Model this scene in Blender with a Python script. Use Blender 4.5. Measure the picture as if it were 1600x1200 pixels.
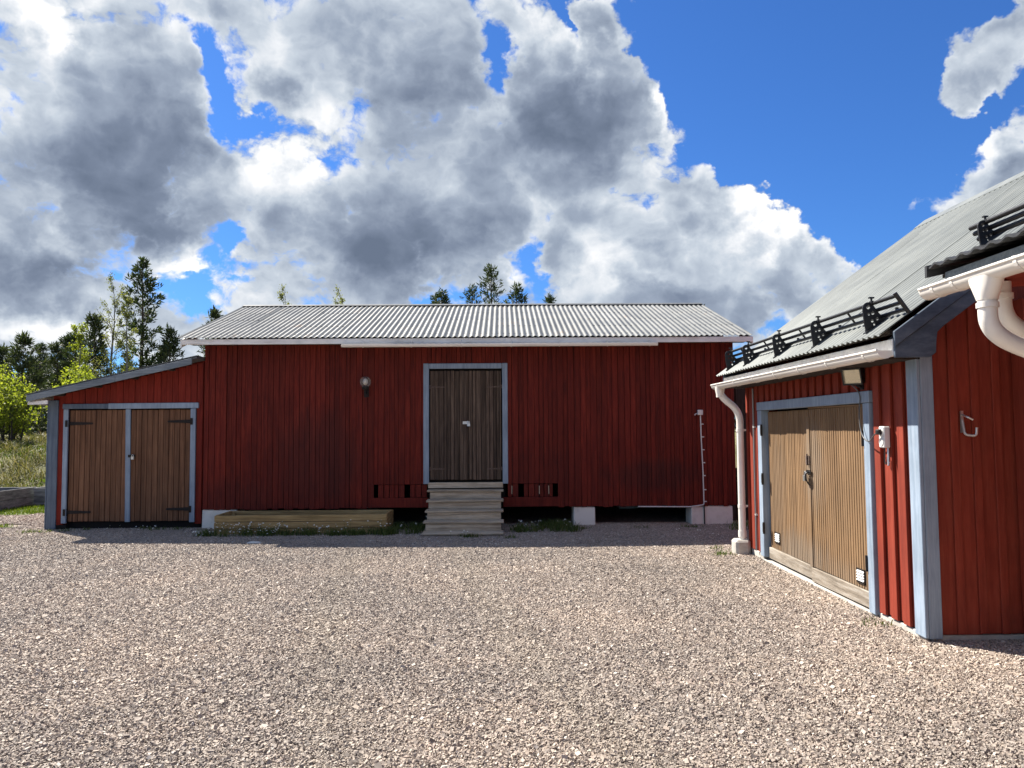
import bpy, bmesh, math, random
import numpy as np
from mathutils import Vector, Matrix

# ------------------------------------------------------------------ camera, sky, sun, exposure
scene = bpy.context.scene
for o in list(bpy.data.objects):
    bpy.data.objects.remove(o, do_unlink=True)
COL = scene.collection

cam_data = bpy.data.cameras.new('camera')
cam = bpy.data.objects.new('camera', cam_data)
COL.objects.link(cam)
cam_data.sensor_width = 36.0
cam_data.lens = 27.0
cam_data.clip_start = 0.05
cam_data.clip_end = 3000.0
CAM_YAW, CAM_PITCH, CAM_ROLL = math.radians(0.716), math.radians(3.386), math.radians(0.39)
cam.matrix_world = (Matrix.Translation((0, 0, 1.65)) @ Matrix.Rotation(-CAM_YAW, 4, 'Z')
                    @ Matrix.Rotation(math.pi / 2 + CAM_PITCH, 4, 'X') @ Matrix.Rotation(-CAM_ROLL, 4, 'Z'))
scene.camera = cam
scene.render.resolution_x, scene.render.resolution_y = 1024, 768
scene.render.engine = 'CYCLES'
scene.cycles.max_bounces = 8
scene.cycles.transparent_max_bounces = 8
scene.view_settings.view_transform = 'Standard'
scene.view_settings.look = 'None'
scene.view_settings.gamma = 1.0
scene.view_settings.use_curve_mapping = False
scene.view_settings.exposure = EXPOSURE = 1.4

SUN_ELEV, SUN_AZ = math.radians(48.0), math.radians(-50.0)      # azimuth from +Y towards +X
SUN_DIR = Vector((math.sin(SUN_AZ) * math.cos(SUN_ELEV), math.cos(SUN_AZ) * math.cos(SUN_ELEV), math.sin(SUN_ELEV)))
sun_data = bpy.data.lights.new('sun', 'SUN')
sun_data.energy = 5.0
sun_data.angle = math.radians(0.53)
sun_data.color = (1.0, 0.93, 0.83)
sun = bpy.data.objects.new('sun', sun_data)
COL.objects.link(sun)
sun.rotation_euler = (-SUN_DIR).to_track_quat('-Z', 'Y').to_euler()
sun.location = (-20, 20, 30)


class NT:
    """small helper to write node trees"""
    def __init__(self, tree):
        self.t = tree
    def n(self, kind, props=None, **ins):
        nd = self.t.nodes.new(kind)
        for k, v in (props or {}).items():
            setattr(nd, k, v)
        for k, v in ins.items():
            key = int(k[1:]) if k[0] == 'i' and k[1:].isdigit() else k.replace('_', ' ')
            self.put(nd.inputs[key], v)
        return nd
    def put(self, sock, v):
        if hasattr(v, 'is_output'):
            self.t.links.new(v, sock)
        elif hasattr(v, 'outputs'):
            self.t.links.new(v.outputs[0], sock)
        else:
            sock.default_value = v
    def m(self, op, a, b=None, c=None, clamp=False):
        nd = self.t.nodes.new('ShaderNodeMath'); nd.operation = op; nd.use_clamp = clamp
        for i, v in enumerate((a, b, c)):
            if v is not None:
                self.put(nd.inputs[i], v)
        return nd.outputs[0]
    def vm(self, op, a, b=None, c=None):
        nd = self.t.nodes.new('ShaderNodeVectorMath'); nd.operation = op
        for i, v in enumerate((a, b, c)):
            if v is not None:
                self.put(nd.inputs[i], v)
        return nd.outputs['Value'] if op in ('DOT_PRODUCT', 'LENGTH') else nd.outputs[0]
    def smooth(self, v, a, b, lo=0.0, hi=1.0):
        nd = self.t.nodes.new('ShaderNodeMapRange'); nd.interpolation_type = 'SMOOTHSTEP'
        self.put(nd.inputs[0], v)
        for i, k in enumerate((a, b, lo, hi)):
            self.put(nd.inputs[i + 1], k)
        return nd.outputs[0]
    def mix(self, f, a, b, blend='MIX'):
        nd = self.t.nodes.new('ShaderNodeMix'); nd.data_type = 'RGBA'; nd.blend_type = blend
        self.put(nd.inputs[0], f); self.put(nd.inputs[6], a); self.put(nd.inputs[7], b)
        return nd.outputs[2]
    def ramp(self, f, stops, interp='LINEAR'):
        nd = self.t.nodes.new('ShaderNodeValToRGB'); cr = nd.color_ramp; cr.interpolation = interp
        while len(cr.elements) < len(stops):
            cr.elements.new(0.5)
        for e, (p, c) in zip(cr.elements, stops):
            e.position = p; e.color = (c[0], c[1], c[2], 1.0)
        self.put(nd.inputs[0], f)
        return nd.outputs[0]


# ------------------------------------------------------------------ world: Nishita sky with procedural cumulus
world = bpy.data.worlds.new('World')
scene.world = world
world.use_nodes = True
wt = world.node_tree
wt.nodes.clear()
W = NT(wt)
sky = W.n('ShaderNodeTexSky', dict(sky_type='NISHITA', sun_disc=False, sun_elevation=SUN_ELEV, sun_rotation=SUN_AZ,
                                   altitude=200.0, air_density=1.0, dust_density=0.4, ozone_density=3.0))
tc = W.n('ShaderNodeTexCoord')
D = W.vm('NORMALIZE', tc.outputs['Generated'])
sx = W.n('ShaderNodeSeparateXYZ', Vector=D)
az = W.m('ARCTAN2', sx.outputs[0], sx.outputs[1])
el = W.m('ARCSINE', sx.outputs[2])
P = W.n('ShaderNodeCombineXYZ', X=az, Y=el, Z=0.0).outputs[0]

# where heaps of cloud stand and where the sky is open: azimuth, elevation, half-widths (degrees), weight
HEAPS = [
    (-28.1, 17.54, 10.93, 9.79, 0.45), (-31.12, 7.95, 9.07, 4.89, 0.3), (-10.72, 23.59, 8.7, 6.67, 0.4), (-15.72, 17.29, 3.58, 4.89, 0.3), (-6.43, 14.63, 8.86, 4.89, 0.5), 
    (4.26, 22.19, 6.59, 4.45, 0.55), (1.88, 28.0, 3.8, 2.67, 0.3), (8.22, 27.29, 1.67, 1.78, 1.15), (10.07, 23.19, 1.66, 2.22, 0.8), (7.99, 12.7, 6.02, 3.56, 0.6), 
    (13.64, 14.26, 4.07, 3.11, 0.7), (19.22, 13.19, 2.65, 2.45, 1.1), (23.23, 12.4, 1.82, 1.78, 1.05), (11.69, 9.32, 11.4, 2.67, 0.35), (17.12, 8.17, 6.68, 2.22, 0.3), 
    (33.86, 21.85, 2.85, 2.14, 1.0), (35.03, 24.92, 2.85, 1.16, 0.9), (34.14, 16.2, 3.46, 1.87, 1.1), (35.24, 14.29, 3.25, 2.22, 0.5), (27.75, 15.86, 1.1, 1.78, 0.55), 
    (31.63, 19.31, 3.72, 0.67, -1.2), (29.2, 23.79, 1.51, 3.56, -0.6), (-20.27, 23.63, 1.58, 2.67, -1.0), (-19.07, 20.97, 1.5, 1.51, -0.8), (-21.12, 28.07, 6.12, 1.78, 0.6), 
    (-30.49, 23.92, 3.73, 2.67, 0.35), (-31.2, 10.96, 3.71, 1.78, 0.35), (-25.98, 7.46, 6.8, 2.0, 0.35), (-1.32, 25.8, 1.52, 1.69, -0.7), (-18.61, 12.93, 1.06, 0.98, -0.5), 
    (-21.14, 9.61, 1.4, 1.16, -0.55), (-5.71, 9.69, 2.1, 0.8, -0.6), (2.5, 15.59, 2.13, 1.51, -0.55), (0.78, 12.85, 1.43, 1.87, -0.6), (21.04, 23.68, 8.32, 7.56, -1.5), 
    (14.34, 24.89, 2.71, 4.0, -0.7), (19.57, 18.04, 6.61, 2.22, -1.0), (27.42, 17.53, 2.12, 2.67, -0.8), (27.18, 10.53, 2.12, 2.67, -0.9), (6.04, 27.48, 0.84, 2.0, -0.75), 
    (6.56, 29.6, 2.8, 0.8, -0.6), (23.76, 15.96, 2.59, 1.33, -0.4), 
]
SHADES = [
    (-26.59, 17.77, 7.21, 5.34, 0.36), (-31.17, 9.96, 5.36, 2.0, 0.32), (-24.53, 13.08, 3.86, 2.22, 0.3), (-6.9, 13.71, 6.51, 3.34, 0.42), (4.75, 22.18, 4.93, 2.89, 0.42), 
    (-5.95, 23.84, 3.74, 3.11, 0.22), (-15.79, 23.56, 2.24, 0.98, 0.3), (13.84, 12.89, 2.71, 1.78, 0.12), (18.0, 8.13, 6.65, 1.78, 0.24), (16.81, 14.04, 5.8, 2.0, -0.3), 
    (-11.14, 15.82, 2.74, 2.67, 0.15), (-17.29, 18.86, 2.22, 3.11, -0.36), (-32.31, 25.44, 2.87, 1.56, -0.5), (-29.46, 12.76, 1.67, 1.33, -0.35), (-21.67, 11.4, 4.79, 1.25, -0.4), 
    (-13.48, 20.03, 2.26, 2.22, -0.25), (7.99, 12.7, 3.48, 2.67, -0.3), (19.48, 14.7, 2.64, 1.33, -0.3), (23.67, 13.0, 1.29, 1.33, -0.2), (-31.06, 5.72, 6.59, 1.33, -0.4), 
    (34.02, 17.55, 2.44, 1.78, -0.2), (8.23, 27.76, 1.85, 2.22, -0.2), (10.99, 21.87, 1.14, 2.22, -0.3), (2.87, 27.98, 2.84, 1.78, -0.2), 
]

# soft domain warp shared by all noises
warp = W.n('ShaderNodeTexNoise', dict(noise_dimensions='3D'), Vector=D, Scale=6.0, Detail=6.0, Roughness=0.6)
wv = W.vm('MULTIPLY_ADD', W.vm('SUBTRACT', warp.outputs['Color'], (0.5, 0.5, 0.5)), (0.07, 0.07, 0.07), D)
Dv = W.vm('MULTIPLY', wv, (1.0, 1.0, 1.35))
Pw = W.vm('MULTIPLY_ADD', W.vm('SUBTRACT', warp.outputs['Color'], (0.5, 0.5, 0.5)), (0.27, 0.21, 0.0), P)


def blobs(table, start, pos):
    acc = start
    for (a, e, sa, se, w) in table:
        a, e, sa, se = (math.radians(k) for k in (a, e, sa, se))
        q = W.vm('MULTIPLY_ADD', pos, (1 / sa, 1 / se, 0.0), (-a / sa, -e / se, 0.0))
        g = W.m('POWER', 0.36788, W.vm('DOT_PRODUCT', q, q))
        acc = W.m('MULTIPLY_ADD', g, w, acc)
    return acc


def billow(v, scale, detail):
    nz = W.n('ShaderNodeTexNoise', dict(noise_dimensions='3D'), Vector=v, Scale=scale, Detail=detail, Roughness=0.5)
    return W.m('ABSOLUTE', W.m('MULTIPLY_ADD', nz.outputs['Fac'], 2.0, -1.0))


def noise_field(v, detail):
    big = W.n('ShaderNodeTexNoise', dict(noise_dimensions='3D'), Vector=v, Scale=5.0, Detail=detail, Roughness=0.61, Lacunarity=2.1)
    b = W.m('MULTIPLY_ADD', W.m('SUBTRACT', big.outputs['Fac'], 0.5), 3.0, -0.22)
    b = W.m('MULTIPLY_ADD', billow(v, 13.0, 0.0), 0.55, b)
    b = W.m('MULTIPLY_ADD', billow(v, 29.0, 1.0), 0.38, b)
    return W.m('MULTIPLY_ADD', billow(v, 70.0, 2.0), 0.20, b)


f0 = noise_field(Dv, 7.0)
off = SUN_DIR * 0.03
f1 = noise_field(W.vm('ADD', Dv, (off.x, off.y, off.z * 1.35)), 3.0)
above = W.smooth(el, -0.02, 0.03)
cover = W.m('ADD', blobs(HEAPS, 0.10, Pw), f0)
alpha = W.m('MULTIPLY', W.smooth(cover, -0.04, 0.30), above)
thick = W.smooth(cover, 0.05, 1.2)
relief = W.m('SUBTRACT', f0, f1)
lum = W.m('MULTIPLY_ADD', thick, -0.34, 0.70)
lum = W.m('MULTIPLY_ADD', relief, 0.48, lum)
lum = W.m('SUBTRACT', lum, W.m('MULTIPLY', blobs(SHADES, 0.0, Pw), W.smooth(cover, 0.0, 0.5)))
CLOUD_GAIN = 6.6
cloud = W.ramp(lum, [(0.0, (0.150, 0.192, 0.275)), (0.22, (0.215, 0.265, 0.365)), (0.45, (0.36, 0.425, 0.535)),
                     (0.66, (0.61, 0.68, 0.77)), (0.86, (0.97, 0.99, 1.02)), (1.0, (1.25, 1.25, 1.25))])
cloud = W.vm('MULTIPLY', cloud, (CLOUD_GAIN,) * 3)
clear = W.mix(1.0, sky.outputs[0], (0.30, 0.58, 1.0, 1.0), 'MULTIPLY')
# below the horizon the sky colour simply goes on
mixed = W.mix(alpha, clear, cloud)
bg = W.n('ShaderNodeBackground', Color=mixed, Strength=0.057)
wo = W.n('ShaderNodeOutputWorld', Surface=bg)
world.cycles.sampling_method = 'MANUAL'
world.cycles.sample_map_resolution = 512


# ------------------------------------------------------------------ mesh helpers
WORLD_AT = {}          # object -> world position of its origin (parents are never rotated)


def tag(o, label=None, cat=None, group=None, kind=None):
    if label: o['label'] = label
    if cat: o['category'] = cat
    if group: o['group'] = group
    if kind: o['kind'] = kind
    return o


def link(o, parent, at):
    COL.objects.link(o)
    at = Vector(at)
    WORLD_AT[o] = at
    if parent is not None:
        o.parent = parent
        at = at - WORLD_AT[parent]
    o.location = at
    return o


def thing(name, at, label, cat, group=None):
    o = bpy.data.objects.new(name, None)
    o.empty_display_size = 0.2
    link(o, None, at)
    return tag(o, label, cat, group)


def fillet(pts, r, n=6):
    """round the corners of a polyline"""
    pts = [Vector(p) for p in pts]
    out = [pts[0]]
    for a, b, c in zip(pts, pts[1:], pts[2:]):
        ra = min(r, (a - b).length * 0.49); rc = min(r, (c - b).length * 0.49)
        p0 = b + (a - b).normalized() * ra; p2 = b + (c - b).normalized() * rc
        for i in range(n + 1):
            t = i / n
            out.append(p0 * (1 - t) ** 2 + b * 2 * t * (1 - t) + p2 * t * t)
    out.append(pts[-1])
    return out


class MB:
    """collects shapes in world coordinates and builds them as one mesh object"""
    def __init__(self):
        self.v = []; self.f = []
    def add(self, vs, fs):
        k = len(self.v)
        self.v += [tuple(p) for p in vs]
        self.f += [tuple(i + k for i in f) for f in fs]
        return self
    def box(self, x0, x1, y0, y1, z0, z1):
        return self.add([(x0, y0, z0), (x1, y0, z0), (x1, y1, z0), (x0, y1, z0), (x0, y0, z1), (x1, y0, z1), (x1, y1, z1), (x0, y1, z1)],
                        [(0, 3, 2, 1), (4, 5, 6, 7), (0, 1, 5, 4), (1, 2, 6, 5), (2, 3, 7, 6), (3, 0, 4, 7)])
    def prism(self, poly, plane, a, b):
        m = {'XZ': lambda p, t: (p[0], t, p[1]), 'YZ': lambda p, t: (t, p[0], p[1]), 'XY': lambda p, t: (p[0], p[1], t)}[plane]
        n = len(poly)
        vs = [m(p, a) for p in poly] + [m(p, b) for p in poly]
        fs = [tuple(range(n - 1, -1, -1)), tuple(range(n, 2 * n))] + [(i, (i + 1) % n, n + (i + 1) % n, n + i) for i in range(n)]
        return self.add(vs, fs)
    def ring_prism(self, outer, inner, plane, a, b):
        """a strip between two open curves of equal length, extruded"""
        return self.prism(list(outer) + list(reversed(inner)), plane, a, b)
    def tube(self, pts, r, n=10, caps=True):
        pts = [Vector(p) for p in pts]
        rs = r if isinstance(r, (list, tuple)) else [r] * len(pts)
        t0 = (pts[1] - pts[0]).normalized()
        up = Vector((0, 0, 1)) if abs(t0.z) < 0.9 else Vector((1, 0, 0))
        u = t0.cross(up).normalized()
        vs = []
        for i, p in enumerate(pts):
            t = (pts[min(i + 1, len(pts) - 1)] - pts[max(i - 1, 0)]).normalized()
            u = (u - t * u.dot(t)).normalized()
            w = t.cross(u)
            for k in range(n):
                an = 2 * math.pi * k / n
                vs.append(p + (u * math.cos(an) + w * math.sin(an)) * rs[i])
        fs = []
        for i in range(len(pts) - 1):
            for k in range(n):
                a = i * n + k; b = i * n + (k + 1) % n
                fs.append((a, b, b + n, a + n))
        if caps:
            fs.append(tuple(range(n - 1, -1, -1))); fs.append(tuple(range((len(pts) - 1) * n, len(pts) * n)))
        return self.add(vs, fs)
    def ball(self, c, r, n=16, m=10, sc=(1, 1, 1)):
        vs = []; fs = []
        for j in range(m + 1):
            th = math.pi * j / m
            for i in range(n):
                ph = 2 * math.pi * i / n
                vs.append((c[0] + r * sc[0] * math.sin(th) * math.cos(ph), c[1] + r * sc[1] * math.sin(th) * math.sin(ph), c[2] + r * sc[2] * math.cos(th)))
        for j in range(m):
            for i in range(n):
                fs.append((j * n + i, j * n + (i + 1) % n, (j + 1) * n + (i + 1) % n, (j + 1) * n + i))
        return self.add(vs, fs)
    def lathe(self, prof, c, n=20, axis='Z'):
        vs = []; fs = []
        for (r, h) in prof:
            for i in range(n):
                a = 2 * math.pi * i / n
                x, y, z = r * math.cos(a), r * math.sin(a), h
                if axis == 'Y': x, y, z = x, z, y
                vs.append((c[0] + x, c[1] + y, c[2] + z))
        for j in range(len(prof) - 1):
            for i in range(n):
                fs.append((j * n + i, j * n + (i + 1) % n, (j + 1) * n + (i + 1) % n, (j + 1) * n + i))
        return self.add(vs, fs)
    def build(self, name, mat, parent=None, at=None, smooth=None, fix=True, bevel=0.0):
        vs = np.array(self.v)
        if at is None:
            lo, hi = vs.min(0), vs.max(0)
            at = ((lo[0] + hi[0]) / 2, (lo[1] + hi[1]) / 2, lo[2])
        me = bpy.data.meshes.new(name)
        me.from_pydata((vs - np.array(at)).tolist(), [], self.f)
        if fix:
            bm = bmesh.new(); bm.from_mesh(me)
            bmesh.ops.recalc_face_normals(bm, faces=bm.faces)
            if bevel:
                bmesh.ops.bevel(bm, geom=bm.edges[:], offset=bevel, segments=1, affect='EDGES', clamp_overlap=True)
            bm.to_mesh(me); bm.free()
        if smooth is not None:
            me.shade_smooth()
            me.set_sharp_from_angle(angle=math.radians(smooth))
        me.materials.append(mat)
        o = bpy.data.objects.new(name, me)
        return link(o, parent, at)


BOX_CACHE = {}


def chamfer_box(a, b, c, e):
    """box of full size a x b x c centred on the origin with chamfered edges"""
    a, b, c = a / 2, b / 2, c / 2
    e = min(e, a * 0.45, b * 0.45, c * 0.45)
    bm = bmesh.new()
    bmesh.ops.create_cube(bm, size=1.0)
    for v in bm.verts:
        v.co = Vector((v.co.x * 2 * a, v.co.y * 2 * b, v.co.z * 2 * c))
    bmesh.ops.bevel(bm, geom=bm.edges[:], offset=e, segments=1, affect='EDGES')
    return bm


def board(name, x0, x1, y0, y1, z0, z1, mat, parent, e=0.004, rot=(0, 0, 0), label=None):
    """one plank, board or block: a chamfered box that is an object of its own"""
    dims = (round(x1 - x0, 3), round(y1 - y0, 3), round(z1 - z0, 3))
    key = dims + (round(e, 4), mat.name)
    me = BOX_CACHE.get(key)
    if me is None:
        bm = chamfer_box(*dims, e)
        me = bpy.data.meshes.new(name)
        bm.to_mesh(me); bm.free()
        me.materials.append(mat)
        BOX_CACHE[key] = me
    o = bpy.data.objects.new(name, me)
    o.rotation_euler = rot
    link(o, parent, ((x0 + x1) / 2, (y0 + y1) / 2, (z0 + z1) / 2))
    if label: o['label'] = label
    return o


def frame_of(name, parent, at):
    """an empty that carries sub-parts"""
    o = bpy.data.objects.new(name, None)
    o.empty_display_size = 0.1
    return link(o, parent, at)


# ------------------------------------------------------------------ materials
def new_mat(name):
    m = bpy.data.materials.new(name)
    m.use_nodes = True
    m.node_tree.nodes.clear()
    t = NT(m.node_tree)
    bs = t.n('ShaderNodeBsdfPrincipled')
    t.n('ShaderNodeOutputMaterial', Surface=bs)
    return m, t, bs


def obj_coords(t, spread=37.0):
    tcn = t.n('ShaderNodeTexCoord'); oi = t.n('ShaderNodeObjectInfo')
    r = t.m('MULTIPLY', oi.outputs['Random'], spread)
    off = t.n('ShaderNodeCombineXYZ', X=r, Y=t.m('MULTIPLY', r, 1.7), Z=t.m('MULTIPLY', r, 2.3))
    return t.vm('ADD', tcn.outputs['Object'], off), oi


def wood(name, stops, grain=(28, 28, 1.6), var=0.35, rough=0.75, bump=0.25, axis=None, dirt=None, spec=0.3):
    """painted or bare timber: streaks along the grain, board to board variation, fine relief"""
    m, t, bs = new_mat(name)
    v, oi = obj_coords(t)
    n1 = t.n('ShaderNodeTexNoise', Vector=t.vm('MULTIPLY', v, grain), Scale=1.0, Detail=6.0, Roughness=0.62)
    n2 = t.n('ShaderNodeTexNoise', Vector=t.vm('MULTIPLY', v, tuple(g * 4.5 for g in grain)), Scale=1.0, Detail=3.0, Roughness=0.6)
    n3 = t.n('ShaderNodeTexNoise', Vector=v, Scale=2.3, Detail=4.0, Roughness=0.6)
    f = t.m('MULTIPLY_ADD', n2.outputs['Fac'], 0.35, t.m('MULTIPLY', n1.outputs['Fac'], 0.65))
    c = t.ramp(t.smooth(f, 0.28, 0.72), stops)
    tone = t.m('MULTIPLY_ADD', oi.outputs['Random'], var, 1.0 - var / 2)
    tone = t.m('MULTIPLY', tone, t.m('MULTIPLY_ADD', n3.outputs['Fac'], 0.7, 0.65))
    c = t.mix(1.0, c, t.n('ShaderNodeCombineXYZ', X=tone, Y=tone, Z=tone).outputs[0], 'MULTIPLY')
    if dirt:
        c = dirt(t, c)
    t.put(bs.inputs['Base Color'], c)
    bs.inputs['Roughness'].default_value = rough
    bs.inputs['Specular IOR Level'].default_value = spec
    b = t.n('ShaderNodeBump', Strength=bump, Distance=0.006, Height=f)
    t.put(bs.inputs['Normal'], b)
    return m


def soot(t, c):
    """old grey bloom and dark weathered fields on the barn front, where they lie"""
    pos = t.n('ShaderNodeNewGeometry').outputs['Position']
    wob = t.n('ShaderNodeTexNoise', Vector=t.vm('MULTIPLY', pos, (3.0, 1.0, 0.9)), Scale=1.3, Detail=6.0, Roughness=0.65)
    k = None
    for (x, z, sx_, sz_, w) in ((-3.15, 1.15, 0.85, 0.95, 1.0), (-4.6, 0.55, 0.7, 0.35, 0.45), (2.6, 0.85, 0.95, 0.32, 1.0), (0.6, 0.9, 0.9, 0.5, 0.3)):
        q = t.vm('MULTIPLY_ADD', pos, (1 / sx_, 0.0, 1 / sz_), (-x / sx_, 0.0, -z / sz_))
        g = t.m('MULTIPLY', t.smooth(t.m('ADD', t.vm('LENGTH', q), t.m('MULTIPLY_ADD', wob.outputs['Fac'], -1.0, 0.5)), 1.15, 0.45), w)
        k = g if k is None else t.m('MAXIMUM', k, g)
    return t.mix(t.m('MULTIPLY', k, 0.5), c, (0.038, 0.012, 0.010, 1))


def weathered(t, c):
    """silver-grey patches round the lock and along the foot of the garage doors, dark run marks"""
    pos = t.n('ShaderNodeNewGeometry').outputs['Position']
    wob = t.n('ShaderNodeTexNoise', Vector=t.vm('MULTIPLY', pos, (1.0, 9.0, 1.2)), Scale=1.6, Detail=6.0, Roughness=0.65)
    k = None
    for (y, z, sy, sz, w) in ((8.05, 1.25, 0.35, 0.5, 0.8), (8.5, 0.2, 0.9, 0.35, 1.0), (7.4, 0.2, 0.9, 0.2, 0.5), (9.2, 0.9, 0.3, 0.8, 0.35)):
        q = t.vm('MULTIPLY_ADD', pos, (0.0, 1 / sy, 1 / sz), (0.0, -y / sy, -z / sz))
        g = t.m('MULTIPLY', t.smooth(t.m('ADD', t.vm('LENGTH', q), t.m('MULTIPLY_ADD', wob.outputs['Fac'], -1.6, 0.8)), 1.2, 0.3), w)
        k = g if k is None else t.m('MAXIMUM', k, g)
    c = t.mix(t.m('MULTIPLY', k, 0.55), c, (0.20, 0.17, 0.135, 1))
    run = t.n('ShaderNodeTexNoise', Vector=t.vm('MULTIPLY', pos, (1.0, 46.0, 0.7)), Scale=1.0, Detail=3.0, Roughness=0.5)
    return t.mix(t.smooth(run.outputs['Fac'], 0.55, 0.75, 0.0, 0.38), c, (0.10, 0.075, 0.05, 1))


def plain(name, col, rough=0.6, metal=0.0, spec=0.5, var=0.0, scale=8.0, bump=0.0, col2=None, thresh=(0.35, 0.7)):
    m, t, bs = new_mat(name)
    c4 = (*col, 1)
    if col2 is not None:
        v, oi = obj_coords(t)
        n1 = t.n('ShaderNodeTexNoise', Vector=v, Scale=scale, Detail=6.0, Roughness=0.65)
        t.put(bs.inputs['Base Color'], t.mix(t.smooth(n1.outputs['Fac'], *thresh), c4, (*col2, 1)))
        if bump:
            t.put(bs.inputs['Normal'], t.n('ShaderNodeBump', Strength=bump, Distance=0.01, Height=n1.outputs['Fac']))
    else:
        bs.inputs['Base Color'].default_value = c4
    bs.inputs['Roughness'].default_value = rough
    bs.inputs['Metallic'].default_value = metal
    bs.inputs['Specular IOR Level'].default_value = spec
    return m


def sheet_metal(name, axis, c1, c2, rust):
    """galvanised corrugated sheet: mottled zinc, streaks down the slope, a little rust"""
    m, t, bs = new_mat(name)
    v, oi = obj_coords(t)
    st = (9.0, 0.7, 0.7) if axis == 'X' else (0.7, 9.0, 0.7)
    a = t.n('ShaderNodeTexNoise', Vector=t.vm('MULTIPLY', v, st), Scale=1.0, Detail=5.0, Roughness=0.6)
    b = t.n('ShaderNodeTexNoise', Vector=v, Scale=2.0, Detail=5.0, Roughness=0.6)
    c = t.mix(t.smooth(a.outputs['Fac'], 0.3, 0.7), (*c1, 1), (*c2, 1))
    tone = t.m('MULTIPLY', t.m('MULTIPLY_ADD', oi.outputs['Random'], 0.14, 0.93), t.m('MULTIPLY_ADD', b.outputs['Fac'], 0.5, 0.75))
    c = t.mix(1.0, c, t.n('ShaderNodeCombineXYZ', X=tone, Y=tone, Z=tone).outputs[0], 'MULTIPLY')
    r = t.m('MULTIPLY', t.smooth(b.outputs['Fac'], 0.56, 0.72), t.smooth(a.outputs['Fac'], 0.45, 0.65))
    c = t.mix(t.m('MULTIPLY', r, rust), c, (0.13, 0.085, 0.055, 1))
    t.put(bs.inputs['Base Color'], c)
    bs.inputs['Metallic'].default_value = 0.25
    t.put(bs.inputs['Roughness'], t.m('MULTIPLY_ADD', b.outputs['Fac'], 0.3, 0.36))
    return m


M = {}
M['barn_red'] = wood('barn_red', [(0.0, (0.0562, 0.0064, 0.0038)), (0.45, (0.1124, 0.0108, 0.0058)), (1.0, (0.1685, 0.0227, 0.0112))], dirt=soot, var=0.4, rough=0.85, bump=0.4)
M['shed_red'] = wood('shed_red', [(0.0, (0.0966, 0.0086, 0.0045)), (0.5, (0.1678, 0.0152, 0.0078)), (1.0, (0.2034, 0.0261, 0.0131))], var=0.3, rough=0.85, bump=0.35)
M['garage_red'] = wood('garage_red', [(0.0, (0.1592, 0.0191, 0.0087)), (0.5, (0.2106, 0.0285, 0.0132)), (1.0, (0.2414, 0.0427, 0.0219))], var=0.16, rough=0.7, bump=0.2)
M['blue_paint'] = wood('blue_paint', [(0.0, (0.1635, 0.2088, 0.2725)), (0.5, (0.2258, 0.2861, 0.3581)), (1.0, (0.2882, 0.348, 0.4206))], var=0.12, rough=0.6, bump=0.2)
M['dark_blue_paint'] = wood('dark_blue_paint', [(0.0, (0.0615, 0.0861, 0.123)), (0.5, (0.0922, 0.123, 0.1661)), (1.0, (0.1353, 0.1722, 0.2091))], var=0.12, rough=0.6, bump=0.2)
M['navy_paint'] = wood('navy_paint', [(0.0, (0.0373, 0.0533, 0.0799)), (0.5, (0.064, 0.0874, 0.1226)), (1.0, (0.1066, 0.1333, 0.1706))], grain=(3, 28, 8), var=0.12, rough=0.6, bump=0.2)
M['grey_blue_board'] = wood('grey_blue_board', [(0.0, (0.0918, 0.1115, 0.1246)), (0.5, (0.1443, 0.1706, 0.1902)), (1.0, (0.2099, 0.2362, 0.2493))], grain=(1.6, 28, 28), var=0.25, rough=0.7)
M['white_paint'] = wood('white_paint', [(0.0, (0.50, 0.46, 0.40)), (0.35, (0.72, 0.70, 0.66)), (1.0, (0.80, 0.79, 0.76))], grain=(1.5, 14, 14), var=0.08, rough=0.5, bump=0.1)
M['white_metal'] = plain('white_metal', (0.80, 0.77, 0.71), rough=0.32, spec=0.5, col2=(0.70, 0.66, 0.59), scale=2.2, thresh=(0.4, 0.75))
M['barn_door'] = wood('barn_door', [(0.0, (0.0265, 0.0174, 0.0121)), (0.5, (0.0795, 0.055, 0.0404)), (1.0, (0.1514, 0.1068, 0.075))], grain=(34, 34, 1.1), var=0.6, rough=0.9, bump=0.7)
M['shed_door'] = wood('shed_door', [(0.0, (0.0642, 0.0279, 0.0131)), (0.5, (0.1477, 0.0696, 0.0358)), (1.0, (0.2183, 0.1114, 0.0605))], grain=(34, 34, 0.9), var=0.3, rough=0.8, bump=0.5)
M['garage_door'] = wood('garage_door', [(0.0, (0.0903, 0.051, 0.0247)), (0.45, (0.1912, 0.1148, 0.0569)), (1.0, (0.2656, 0.1735, 0.094))], grain=(70, 70, 0.5), var=0.15, rough=0.7, bump=0.15, dirt=weathered)
M['kick_wood'] = wood('kick_wood', [(0.0, (0.105, 0.0853, 0.0656)), (0.5, (0.223, 0.1902, 0.1509)), (1.0, (0.3411, 0.3149, 0.2755))], grain=(20, 1.4, 20), var=0.2, rough=0.85, bump=0.5)
M['step_wood'] = wood('step_wood', [(0.0, (0.2026, 0.1639, 0.1152)), (0.5, (0.3952, 0.3326, 0.2479)), (1.0, (0.537, 0.4766, 0.3719))], grain=(1.3, 24, 24), var=0.3, rough=0.85, bump=0.5)
M['bed_wood'] = wood('bed_wood', [(0.0, (0.1552, 0.0993, 0.0406)), (0.5, (0.3298, 0.2236, 0.0948)), (1.0, (0.456, 0.323, 0.1489))], grain=(1.2, 22, 22), var=0.4, rough=0.85, bump=0.5)
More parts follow.
